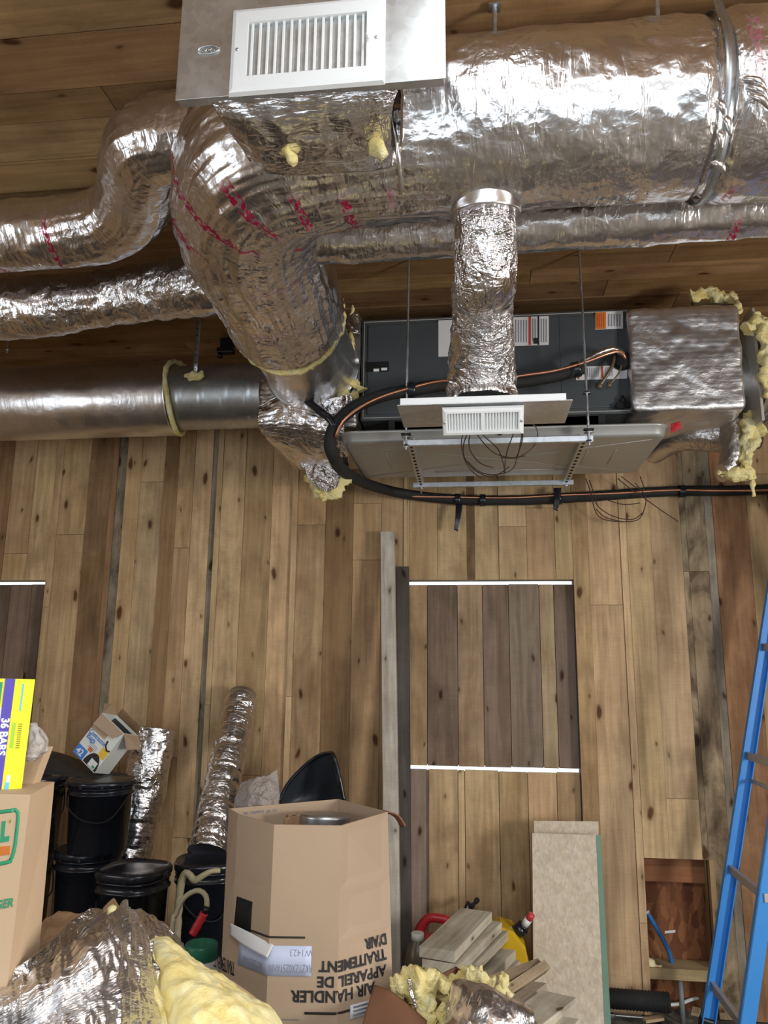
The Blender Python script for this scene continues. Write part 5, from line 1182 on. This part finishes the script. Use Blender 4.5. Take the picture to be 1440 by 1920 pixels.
def copy_thing(o, loc, rz=0, sc=(1, 1, 1), label=None, group=None):
    r = o.copy(); C.objects.link(r); r.location = loc; r.rotation_euler = (0, 0, rz); r.scale = sc; BASE[r.name] = V(loc)
    if label: r['label'] = label
    if group: r['group'] = group
    def rec(src, dst):
        for ch in [c for c in C.objects if c.parent == src]:
            c = ch.copy(); C.objects.link(c); c.parent = dst; rec(ch, c)
    rec(o, r); return r
X_ = lambda px, Y, py=1600: onY(px, py, Y).x
g = 'black pails stacked by the wall'
proto = make_pail()
H = .405
spots = [ # px, Y, base z, height scale, rot, label
 (181, 3.44, 2*H-.02, .745, .15, 'black lidded pail standing alone on top of the stack, wire handle hanging'),
 (50, 3.46, 2*H-.02, .76, .9, 'black pail on the top layer, half hidden by the tan box'),
 (168, 3.48, H-.01, .985, 2.4, 'black pail directly under the topmost pail, dull sticker on its front'),
 (40, 3.46, H, .985, 1.0, 'black pail in the second layer at the left, beside the tan box edge'),
 (168, 3.48, 0, .96, .2, 'black pail on the ground in the lower left of the stack'),
 (40, 3.46, 0, .97, .5, 'black pail on the ground behind the tan box'),
 (486, 3.60, 0, 1.1, .5, 'black pail on the ground hidden behind the tall carton'),
]
for i, (px, Y, z, hs_, rz, lb_) in enumerate(spots):
    loc = (X_(px, Y), Y, z+.006)
    if i == 0: proto.location = loc; proto.rotation_euler = (0, 0, rz); proto.scale = (1, 1, hs_); tag(proto, lb_, None, g); o = proto
    else: o = copy_thing(proto, loc, rz, (.72 if px == 486 else 1, .72 if px == 486 else 1, hs_), lb_, g)
sqp = make_pail(.41, .126, 3.2); sqp.location = (X_(254, 3.13), 3.13, .405); sqp.rotation_euler = (0, 0, -.15); tag(sqp, 'rounded square black pail with a glossy lid, right of the round stack', None, g)
copy_thing(sqp, (X_(254, 3.13), 3.13, .006), -.1, (1, 1, .97), 'black pail on the ground beneath the glossy square-lidded one', g)
copy_thing(sqp, (X_(388, 3.42), 3.42, .388), .3, (1, 1, .97), 'square-lidded black pail under the tallest leaning foil duct', g)
copy_thing(sqp, (X_(388, 3.42), 3.42, .006), .2, (1, 1, .93), 'black pail on the ground below the leaning foil duct', g)
copy_thing(sqp, (X_(377, 2.96), 2.96, .006), .2, (1, 1, .85), 'low black pail carrying the white jug', g)
for o_ in (bpy.data.objects.get('black_pail'),):
    pass
# dull sticker
p = thing  # noqa
ctr = V((X_(160, 3.50), 3.50, H+.2)); st_ = MB()

# ---- black sheeting draped over the top pails
mb = MB(); Yb = 3.60
mb.sheet([[onY(55, 1418, 3.75), onY(90, 1405, 3.78), onY(140, 1422, 3.78), onY(190, 1440, 3.75), onY(240, 1452, 3.7)],
          [onY(60, 1432, 3.62), onY(95, 1416, 3.62), onY(140, 1434, 3.62), onY(190, 1448, 3.60), onY(236, 1460, 3.58)],
          [onY(66, 1470, 3.50), onY(98, 1452, 3.48), onY(135, 1456, 3.48), onY(185, 1460, 3.47), onY(228, 1464, 3.46)]], 40, 26, .004, .012, 8, 12)
tag(mb.build('black_sheeting', 'sheetblk', base=onY(140, 1460, 3.5)), 'crumpled dull black plastic sheet draped over the pails', 'plastic sheet')

# ---- small white carton with printed front, tilted open on top of the pails
Yc = 3.50
a0, a1, a2 = onY(137, 1409, Yc), onY(176, 1449, Yc-.03), onY(207, 1350, Yc-.0)
ex = (a1-a0); W_ = ex.length; ex = ex/W_; ey = (a2-a0); ey = (ey-ex*ey.dot(ex)); Lg = ey.length; ey = ey/Lg; ez = ex.cross(ey)
if ez.y > 0: ez = -ez
dpt = .12
sc_box = thing('small_carton', 'small white printed carton lying tilted and open on the black sheeting', 'carton', (a0+a1)/2)
def bp(x, y, z): return a0+ex*x+ey*y+ez*z    # z toward the viewer is 0 on the printed face, negative behind
mb = MB(); t_ = .002
def pan4(x0, y0, z0, x1, y1, z1, x2, y2, z2, x3, y3, z3):
    p = [bp(x0, y0, z0), bp(x1, y1, z1), bp(x2, y2, z2), bp(x3, y3, z3)]; n = (p[1]-p[0]).cross(p[3]-p[0]).normalized()*t_; mb.hexa(p+[q+n for q in p])
pan4(0, 0, 0, W_, 0, 0, W_, Lg, 0, 0, Lg, 0); pan4(0, 0, -dpt, W_, 0, -dpt, W_, Lg, -dpt, 0, Lg, -dpt); pan4(0, 0, 0, 0, 0, -dpt, 0, Lg, -dpt, 0, Lg, 0); pan4(W_, 0, 0, W_, 0, -dpt, W_, Lg, -dpt, W_, Lg, 0); pan4(0, 0, 0, W_, 0, 0, W_, 0, -dpt, 0, 0, -dpt)
mb.build('carton_body', 'whiteplastic', sc_box, fix=True)
mb = MB(); pan4(0, Lg*.99, .003, W_, Lg*.99, .003, W_*.88, Lg*.80, .03, W_*.08, Lg*.74, .03); mb.build('front_flap', 'card', sc_box, fix=True)
mb = MB(); pan4(0, Lg, -dpt, W_, Lg, -dpt, W_*.98, Lg*1.22, -dpt*.75, W_*.1, Lg*1.22, -dpt*.75); mb.build('rear_flap', 'kraft', sc_box, fix=True)
mb = MB(); pan4(W_, Lg, 0, W_, Lg, -dpt, W_*1.4, Lg*.85, -dpt*.9, W_*1.38, Lg*.78, -.01); mb.build('side_flap', 'card', sc_box, fix=True)
mb = MB(); pan4(0, Lg, 0, 0, Lg, -dpt, -W_*.30, Lg*1.12, -dpt*.8, -W_*.45, Lg*1.05, -dpt*.6); mb.build('side_flap', 'card', sc_box, fix=True)
mb = MB(); pan4(.003, Lg*.3, -.004, W_-.003, Lg*.3, -.004, W_-.003, Lg*.93, -dpt+.004, .003, Lg*.93, -dpt+.004); mb.build('dark_contents', 'sheetblk', sc_box, fix=True)
def pq(nm, m, x0, y0, x1, y1, l=.0025): return quad(sc_box, nm, m, [bp(W_*x0, Lg*y0, 0), bp(W_*x1, Lg*y0, 0), bp(W_*x1, Lg*y1, 0), bp(W_*x0, Lg*y1, 0)] if False else [bp(W_*x0, Lg*y0, 0)+ez*l, bp(W_*x1, Lg*y0, 0)+ez*l, bp(W_*x1, Lg*y1, 0)+ez*l, bp(W_*x0, Lg*y1, 0)+ez*l], 0.0)
pq('blue_square', 'blueprint', .0, .0, .42, .22); pq('grey_photo', 'card_l', .0, .62, .62, .86)
mb = MB(); ctr_ = bp(W_*.74, 0, 0)+ez*.0032; n_ = 20
vs = [mb.v(ctr_+ex*(W_*.38*math.cos(PI*k/n_)*.75)+ey*(Lg*.30*math.sin(PI*k/n_)+.004)) for k in range(n_+1)]; mb.face(vs); mb.build('black_emblem', 'ink', sc_box, fix=True)
pq('print_panel', 'whiteplastic', .66, .03, .94, .19, .0045); pq('golden_patch', 'golden', .74, .30, 1.0, .5, .0028); pq('golden_patch', 'orange', .36, .24, .52, .32, .0028)
pq('green_mark', 'green', .82, .05, .92, .10, .0052)
mb = MB(); mb.tube([bp(W_*.74, Lg*.66, .0035), bp(W_*.78, Lg*.56, .0035), bp(W_*.9, Lg*.5, .0035), bp(W_*1.0, Lg*.53, .0035)], .004, 8); mb.build('black_mark', 'ink', sc_box)
text('42', W_*.26, bp(W_*.2, Lg*.10, 0)+ez*.004, ex, ey, 'white', sc_box, 'lettering', .001, 0)
text('Contractor', W_*.19, bp(W_*.40, Lg*.56, 0)+ez*.004, ex, ey, 'blueprint', sc_box, 'lettering', .0004, 0, sx=.85)
text('Bags', W_*.21, bp(W_*.24, Lg*.46, 0)+ez*.004, ex, ey, 'blueprint', sc_box, 'lettering', .0004, 0)
for k in range(4): pq('print_line', 'greyink', .30, .29+.035*k, .62, .298+.035*k, .003)

# ---- leaning foil duct pieces
def lean_duct(label, top, bot, r, zend, m, amp, freq, film=True, collar=False, bands=()):
    top, bot = V(top), V(bot); d_ = (bot-top).normalized(); end = top + d_*((zend-top.z)/d_.z); L = (end-top).length
    t = thing('foil_duct_piece', label, 'duct piece', end)
    def dsp(p, a, s_):
        v = amp*1.3*crumple(p*freq)
        for b in bands: v -= .006*math.exp(-((s_-b*L)/.008)**2)
        return v
    mb = MB(); mb.tube([top, top+(end-top)*.5, end], r, 80, .008, dsp, True); mb.build('foil_sleeve', m, t)
    if collar:
        mb = MB(); mb.tube([top-d_*.05, top+d_*.02], r*.80, 40); mb.build('metal_collar', 'galv', t)
        mb = MB()
        mb.tube([top-d_*.052, top-d_*.0515], r*.74, 40); mb.build('open_end', 'hole', t)
    return t
lean_duct('short foil duct piece leaning behind the black pails', onY(292, 1366, 3.93), onY(247, 1590, 3.84), .108, .02, 'foil', .008, 13, bands=(.35, .6))
bpy.data.objects['foil_duct_piece']['label'] = 'fat foil duct piece leaning behind the topmost black pail'
lean_duct('tall slim foil duct piece with a metal collar leaning on the wall', onY(452, 1316, 3.98), onY(388, 1600, 3.50), .086, .79, 'foil', .004, 13, collar=True, bands=(.08, .22, .36, .52, .6, .72, .84, .93))
# stand for the fat piece: it reaches the ground
o = bpy.data.objects['foil_duct_piece']

# ---- clear bag and curved black lid behind the tall carton
mb = MB(); mb.sheet([[onY(452, 1468, 3.60), onY(470, 1462, 3.56), onY(495, 1456, 3.56), onY(519, 1444, 3.60)], [onY(446, 1490, 3.56), onY(470, 1490, 3.48), onY(500, 1488, 3.48), onY(524, 1478, 3.56)], [onY(440, 1512, 3.56), onY(468, 1515, 3.46), onY(498, 1515, 3.46), onY(520, 1512, 3.55)], [onY(436, 1528, 3.62), onY(465, 1532, 3.60), onY(498, 1532, 3.60), onY(518, 1528, 3.62)]], 34, 34, .006, .022, 14, 7)
tag(mb.build('plastic_bag', 'film', base=onY(480, 1530, 3.6)), 'crumpled clear plastic bag behind the left rim of the tall carton', 'bag')
Yk = 3.78; M['tubblk'] = simple('dark_slate_plastic', (0.030, 0.036, 0.046), 0.45, 0, 0.15)
mb = MB()
top_ = [(524, 1502), (540, 1470), (565, 1442), (592, 1420), (614, 1412), (626, 1416)]
mid_ = [(528, 1512), (545, 1500), (570, 1490), (595, 1480), (616, 1470), (632, 1462)]
low_ = [(530, 1540), (548, 1540), (572, 1540), (598, 1540), (620, 1530), (644, 1508)]
def rowY(r_, ys): return [onY(px, py, y) for (px, py), y in zip(r_, ys)]
r3 = rowY(low_, (3.80, 3.84, 3.86, 3.86, 3.80, 3.72)); r4 = [V((p.x, p.y-.05, .01)) for p in r3]
mb.sheet([rowY(top_, (3.78, 3.80, 3.82, 3.82, 3.78, 3.72)), rowY(mid_, (3.80, 3.86, 3.90, 3.90, 3.82, 3.72)), r3, [V((p.x, p.y-.03, .5)) for p in r3], r4], 40, 50, .006)
bt_ = thing('black_tub', 'curved black plastic shell standing behind the tall carton', 'tub', r4[2]); mb.build('shell', 'tubblk', bt_)
mb = MB(); mb.tube([p+V((0, -.006, 0)) for p in rowY(top_, (3.78, 3.80, 3.82, 3.82, 3.78, 3.72))] + [onY(636, 1455, 3.70), onY(645, 1500, 3.70)], .009, 10, .01); mb.build('rolled_rim', 'black', bt_)

# ---- hose with red grip, white jug with green collar
Yh = 3.1
mb = MB(); hp = [onY(322, 1752, Yh), onY(330, 1715, Yh), onY(342, 1688, Yh), onY(358, 1674, Yh), onY(374, 1670, Yh), onY(386, 1680, Yh), onY(388, 1700, Yh)]; hp = [V((hp[0].x, Yh, .02))] + hp
hz = thing('transfer_hose', 'cream hose curved over, with a red grip, in front of the black pails', 'hose', hp[0])
mb.tube(hp, .010, 14, .012); mb.build('cream_hose', 'cream', hz)
mb = MB(); mb.tube([onY(388, 1700, Yh), onY(383, 1712, Yh-.01)], .011, 14); mb.build('black_ferrule', 'black', hz)
mb = MB(); mb.tube([onY(383, 1712, Yh-.01), onY(361, 1752, Yh-.02)], .016, 16, .008, lambda p, a, s_: .001*math.sin(s_*400)); mb.build('red_grip', 'redplastic', hz)
mb = MB(); mb.tube([V((onY(338, 1665, 3.22).x, 3.22, .02)), onY(338, 1668, 3.22), onY(368, 1650, 3.2), onY(392, 1635, 3.2), onY(412, 1632, 3.22)], lambda t, s_: .010+.008*math.sin(PI*t), 14, .01, lambda p, a, s_: .004*noise.noise(p*40)); tag(mb.build('grip_handle', 'cream', base=onY(368, 1650, 3.2)), 'dusty cream coloured tool handle lying across the pails beside the carton', 'tool')
jy = 2.96; jx = X_(377, jy, 1790); jb = .365
jt = onY(377, 1768, jy).z
jg = thing('white_jug', 'white plastic jug with a green collar beside the tall carton', 'jug', (jx, jy, jb))
mb = MB(); mb.lathe([(.07, jb), (.078, jb+.012), (.078, jt-.085), (.070, jt-.06), (.052, jt-.045)], (jx, jy, 0), 36); mb.build('jug_body', 'whiteplastic', jg)
mb = MB(); mb.lathe([(.058, jt-.052), (.062, jt-.048), (.060, jt-.006), (.056, jt), (.050, jt), (.048, jt-.03), (.01, jt-.032)], (jx, jy, 0), 36); mb.build('green_collar', 'greenplastic', jg)

# ---- tan carton, tall yellow carton and small things in the left foreground
zt2 = 1.6-.254; bz2 = .93
k_r = onZ(57, 1490, zt2); k_b = onY(101, 1478, k_r.y+.17)
fr_dir = V((-1, -.10, 0)).normalized(); rt_dir = V((k_b.x-k_r.x, .17, 0)).normalized()
TB = thing('tan_carton', 'tan cardboard box with green and orange print at the left edge', 'carton', (k_r.x-.2, k_r.y+.1, bz2))
Wd, Dp = .34, math.hypot(k_b.x-k_r.x, .17)
def tbp(s_, d_, z): return V((k_r.x, k_r.y, 0))+fr_dir*s_+rt_dir*d_+V((0, 0, z)) + (fr_dir*.0)
sl_ = .0
mb = MB(); mb.hexa([tbp(Wd, 0, bz2), tbp(0, 0, bz2)+V((-.012, 0, 0)), tbp(0, Dp, bz2), tbp(Wd, Dp, bz2), tbp(Wd, 0, zt2), tbp(0, 0, zt2), tbp(0, Dp, zt2), tbp(Wd, Dp, zt2)]); mb.build('carton_body', 'card_l', TB, fix=True)
nf = fr_dir.cross(V((0, 0, 1))); nf = nf if nf.y < 0 else -nf
def on_front(px, py):     # point on the front face of the tan box
    d_ = ray(px, py); t_ = (tbp(0, 0, 0)-EYE).dot(nf)/d_.dot(nf); return EYE+d_*t_
def fpatch(nm, m, pts, l=.0012, par=None):
    P = [on_front(*p)+nf*l for p in pts]; mb = MB(); a = [mb.v(p) for p in P]; b = [mb.v(p-nf*.001) for p in P]; mb.face(a); mb.face(b)
    for k in range(len(P)): mb.face([a[k], a[(k+1) % len(P)], b[(k+1) % len(P)], b[k]])
    return mb.build(nm, m, par or TB, fix=True)
# round-cornered green frame, letter and orange bar of the logo
outl = [(-70, 1530), (20, 1520), (28, 1518), (33, 1522), (34, 1534), (29, 1580), (25, 1600), (20, 1612), (12, 1617), (-70, 1632)]
mb = MB(); mb.tube([on_front(*p)+nf*.0006 for p in outl], .0036, 6, .004, None, True, (1, .3)); mb.build('green_frame', 'green', TB)
Lx = [(4, 1540), (11, 1539), (8, 1569), (18, 1567), (17, 1577), (0, 1580)]
fpatch('letter', 'green', Lx)
fpatch('orange_bar', 'orange', [(-60, 1592), (19, 1586), (18, 1602), (-60, 1611)])
fpatch('small_mark', 'ogreen', [(18.5, 1537), (21, 1537), (20.5, 1543), (18, 1543)])
g0 = on_front(-12, 1700); gx_ = on_front(24, 1693); xd = (gx_-g0).normalized()
text('BURGER', .0225, on_front(-9, 1698.5)+nf*.0014, xd, V((.14, 0, 1)), 'green', TB, 'lettering', .0006, 0, sx=.86)
CB = MB(); base2 = thing('brown_carton', 'plain cardboard box under the printed tan one, at the left edge', 'carton', (k_r.x-.25, k_r.y+.15, 0))
CB.hexa([tbp(Wd+.05, -.0, 0.01), tbp(.02, -.0, 0.01), tbp(.02, Dp+.02, 0.01), tbp(Wd+.05, Dp+.02, 0.01), tbp(Wd+.05, 0, bz2-.002), tbp(.02, 0, bz2-.002), tbp(.02, Dp+.02, bz2-.002), tbp(Wd+.05, Dp+.02, bz2-.002)]); CB.build('carton_body', 'card', base2, fix=True)

yb = thing('yellow_carton', 'tall bright yellow carton with a purple band leaning on the tan box', 'carton', tbp(.15, .1, zt2))
Yq = tbp(.1, .06, 0).y
c0, c1 = onY(2, 1492, Yq), onY(30, 1273, Yq); r0, r1 = onY(36, 1487, Yq+.02), onY(69, 1278, Yq+.02)
vup = (c1-c0); Hh = vup.length; vup.normalize(); wr = ((r0-c0)+(r1-c1))/2; wl_ = wr.length; wr.normalize(); wr = (wr-vup*wr.dot(vup)).normalized(); fl_ = V((-1, -.55, 0)); fl_ = (fl_-vup*fl_.dot(vup)).normalized()
lowz = min(c0.z, (c0+wr*wl_).z)
off = V((0, 0, zt2-lowz+.001)); off = V((0, 0, 0))
FW = .16; back = (wr+V((0, 0, 0))); dback = wr
p = [c0, c0+wr*wl_, c0+wr*wl_+fl_*FW, c0+fl_*FW]
mb = MB(); mb.hexa([q for q in p]+[q+vup*Hh for q in p]); mb.build('carton_body', 'yellowbox', yb, fix=True)
n1 = wr.cross(vup); n1 = n1 if n1.y < 0 else -n1; n2 = fl_.cross(vup); n2 = n2 if n2.dot(EYE-c0) > 0 else -n2
def sd_(u, v, l=.0012): return c0+wr*(wl_*u)+vup*(Hh*v)+n1*l
def fd_(u, v, l=.0012): return c0+fl_*u+vup*(Hh*v)+n2*l
def sq_(nm, m, u0, v0, u1, v1, l=.0012): return quad(yb, nm, m, [sd_(u0, v0, l), sd_(u1, v0, l), sd_(u1, v1, l), sd_(u0, v1, l)], 0)
def fq_(nm, m, u0, v0, u1, v1, l=.0012): return quad(yb, nm, m, [fd_(u0, v0, l), fd_(u1, v0, l), fd_(u1, v1, l), fd_(u0, v1, l)], 0)
sq_('blue_stripe', 'cyan', .38, .72, .46, .96); sq_('lime_block', 'lime', .12, .40, .30, .62); sq_('label_print', 'cyan', .12, .04, .34, .11); sq_('label_print', 'paper', .14, .11, .36, .17)
text('Kitchen Bags', Hh*.055, sd_(.52, .50, .002), -vup, wr, 'ogreen', yb, 'lettering', 0, 0, sx=.62) if False else None
for k in range(12): sq_('print_tick', 'ogreen', .42+.01*(k % 2), .40+.0185*k, .62, .408+.0185*k, .002)
fq_('purple_band', 'purple', .001, 0, .020, 1); fq_('white_edge', 'paper', .020, 0, .023, .75); fq_('green_panel', 'green', .024, .78, .15, .97); fq_('white_panel', 'label', .024, .0, .15, .70)
text('36 BARS', .021, fd_(.0105, .50, .0025), -vup, (-fl_ if (-vup).cross(-fl_).dot(n2) > 0 else fl_), 'white', yb, 'lettering', .0008, 0)

# small tan box and clear wrapper behind the yellow one
q0_ = onY(40, 1482, 2.0); q1_ = onY(62, 1482, 2.0); q2_ = onY(92, 1395, 2.0); q3_ = onY(46, 1395, 2.0)
sb = MB(); bz_ = zt2
bb0, bb1 = onZ(36, 1480, zt2), onZ(60, 1480, zt2); Yz = tbp(.05, Dp*.8, 0).y
a_, b_, c_, d__ = onY(34, 1482, Yz), onY(58, 1478, Yz), onY(86, 1402, Yz), onY(52, 1398, Yz)
sb.hexa([a_, b_, b_+V((.0, .03, 0)), a_+V((0, .03, 0)), d__, c_, c_+V((.0, .03, 0)), d__+V((0, .03, 0))]); tag(sb.build('tan_box', 'card_l', base=(a_+b_)/2, fix=True), 'small leaning tan box behind the yellow carton', 'box')
mb = MB(); mb.sheet([[onY(48, 1360, Yz-.03), onY(62, 1356, Yz-.05), onY(76, 1362, Yz-.03)], [onY(46, 1395, Yz-.03), onY(66, 1392, Yz-.06), onY(90, 1398, Yz-.02)], [onY(44, 1425, Yz-.03), onY(58, 1428, Yz-.05), onY(72, 1425, Yz-.02)]], 22, 22, .004, .014, 22, 3); tag(mb.build('plastic_wrapper', 'film', base=onY(60, 1425, Yz)), 'crumpled clear wrapper on the small tan box behind the yellow carton', 'wrapper')

# ---- foreground heap of foil faced duct wrap
M['foil_heap'] = foil_mat('heap_foil', 1.3, (1, 1, 1), 0.8, rough=0.22, scrim=0)
fw = thing('duct_wrap_heap', 'big crumpled heap of shiny foil duct wrap at the lower left', 'duct wrap', onY(170, 1900, 1.9)*1.0)
Y0 = 1.62
rows = [
 [(-60, 1880, 1.50), (0, 1858, 1.51), (60, 1826, 1.55), (120, 1790, 1.62), (170, 1752, 1.66), (205, 1720, 1.71), (230, 1695, 1.76), (247, 1712, 1.80), (262, 1740, 1.83), (278, 1770, 1.86)],
 [(-60, 1920, 1.45), (0, 1905, 1.45), (60, 1872, 1.47), (120, 1832, 1.51), (175, 1792, 1.55), (215, 1762, 1.61), (238, 1752, 1.66), (255, 1768, 1.72), (272, 1795, 1.77), (288, 1818, 1.82)],
 [(-60, 1990, 1.47), (0, 1975, 1.46), (60, 1930, 1.46), (120, 1885, 1.49), (180, 1850, 1.53), (225, 1830, 1.59), (250, 1835, 1.65), (270, 1850, 1.71), (285, 1870, 1.76), (300, 1890, 1.80)],
 [(-60, 2120, 1.43), (0, 2100, 1.41), (60, 2050, 1.40), (120, 2010, 1.42), (185, 1980, 1.47), (230, 1965, 1.54), (262, 1960, 1.61), (285, 1965, 1.68), (300, 1975, 1.73), (318, 1980, 1.78)]]
def folds(p, u, v):   # long creases running down from the peak
    return .020*(abs(noise.noise(V((u*9, v*1.3, 1))))-.2) + .009*(abs(noise.noise(V((u*26, v*3, 4))))-.2)
mb = MB(); RW = [[onY(*q) for q in r_] for r_ in rows]; RW += [[V((p.x, p.y-.06, .45)) for p in RW[-1]], [V((p.x, p.y-.10, .01)) for p in RW[-1]]]
mb.sheet(RW, 190, 240, .012, .012, 16, 21, disp=folds); mb.build('foil_outer_face', 'foil_heap', fw)
mb = MB(); mb.sheet([[onY(*q) for q in r_] for r_ in [
 [(74, 1735, 1.98), (84, 1724, 2.04), (108, 1716, 2.08), (150, 1712, 2.1), (185, 1712, 2.1)], [(72, 1766, 1.90), (84, 1758, 1.93), (108, 1746, 1.96), (150, 1732, 1.98), (190, 1722, 2.0)], [(66, 1800, 1.66), (84, 1790, 1.70), (110, 1774, 1.76), (150, 1752, 1.80), (200, 1728, 1.86)]]], 70, 50, .008, .022, 12, 5); mb.build('brown_backing', 'kraft', fw)
mb = MB(); mb.sheet([[onY(*q) for q in r_] for r_ in [
 [(-20, 1842, 1.52), (20, 1822, 1.54), (70, 1786, 1.60), (120, 1745, 1.79), (160, 1715, 1.84), (180, 1708, 1.87)], [(-20, 1872, 1.50), (30, 1845, 1.53), (80, 1812, 1.60), (130, 1778, 1.71), (175, 1732, 1.78), (200, 1712, 1.82)]]], 70, 16, .012, .012, 14, 8); mb.build('folded_edge', 'foil_fine', fw)
mb = MB(); mb.sheet([[onY(*q) for q in r_] for r_ in [[(190, 1712, 1.92), (202, 1694, 1.93), (214, 1684, 1.93)], [(205, 1730, 1.88), (215, 1712, 1.87), (224, 1702, 1.87)]]], 20, 14, .004, .006, 20, 3); mb.build('brown_peak', 'kraft', fw)
tuft([onY(204, 1720, 1.86), onY(208, 1708, 1.87), onY(214, 1700, 1.88)], .012, .8, 14, .006, 72).build('fibreglass_bit', 'fibre', fw)
mb = MB(); mb.sheet([[onY(*q) for q in r_] for r_ in [
 [(240, 1712, 2.02), (258, 1708, 2.08), (285, 1722, 2.14), (315, 1745, 2.16), (338, 1772, 2.16), (350, 1800, 2.12)], [(244, 1735, 1.96), (262, 1730, 2.00), (285, 1745, 2.04), (308, 1768, 2.06), (325, 1795, 2.06), (340, 1820, 2.03)], [(250, 1775, 1.94), (270, 1775, 1.95), (288, 1790, 1.96), (300, 1810, 1.98), (315, 1835, 1.98), (335, 1855, 1.98)]]], 70, 40, .012, .018, 13, 14); mb.build('rear_foil_collar', 'foil_fine', fw)
mb = MB(); mb.sheet([[onY(*q) for q in r_] for r_ in [[(248, 1770, 1.80), (262, 1790, 1.80), (272, 1830, 1.78), (300, 1900, 1.74), (320, 1990, 1.70)], [(262, 1762, 1.88), (280, 1790, 1.88), (295, 1840, 1.86), (320, 1910, 1.82), (340, 1990, 1.78)]]], 40, 14, .02, .014, 12, 15); mb.build('inner_batt', 'fibre', fw)
yl_ = thing('fibreglass_batt', 'pale yellow fibreglass batt bulging beside the foil heap', 'insulation', onY(400, 1900, 2.0))
rows = [[(279, 1766, 2.02), (284, 1764, 2.02), (300, 1768, 2.02), (312, 1772, 2.04), (330, 1792, 2.06), (350, 1808, 2.08)],
 [(282, 1778, 1.97), (298, 1780, 1.94), (325, 1796, 1.93), (355, 1810, 1.95), (385, 1826, 2.0), (410, 1838, 2.06)],
 [(290, 1810, 1.92), (320, 1822, 1.85), (355, 1838, 1.83), (395, 1848, 1.86), (430, 1862, 1.93), (462, 1876, 2.02)],
 [(298, 1850, 1.87), (335, 1868, 1.78), (380, 1882, 1.76), (425, 1890, 1.80), (465, 1898, 1.88), (500, 1908, 1.98)],
 [(308, 1920, 1.82), (350, 1935, 1.71), (400, 1945, 1.69), (450, 1952, 1.74), (495, 1955, 1.83), (528, 1955, 1.95)],
 [(320, 2030, 1.78), (360, 2040, 1.66), (410, 2045, 1.64), (460, 2045, 1.70), (510, 2040, 1.80), (545, 2030, 1.92)]]
mb = MB(); RW = [[onY(*q) for q in r_] for r_ in rows]; RW += [[V((p.x, p.y-.03, .02)) for p in RW[-1]]]
mb.sheet(RW, 90, 120, .03, .012, 7, 31, disp=lambda p, u, v: .012*noise.noise(p*11)+.005*noise.noise(p*40)); mb.build('batt', 'batt', yl_)
mb = MB(); mb.sheet([[onY(*q) for q in r_] for r_ in [[(392, 1828, 2.06), (425, 1842, 2.06), (455, 1862, 2.05), (490, 1892, 2.02), (520, 1925, 2.0)], [(400, 1822, 2.09), (432, 1838, 2.09), (462, 1858, 2.08), (497, 1888, 2.05), (527, 1920, 2.03)]]], 30, 4, .004, .004, 20); mb.build('paper_edge', 'card_l', yl_)
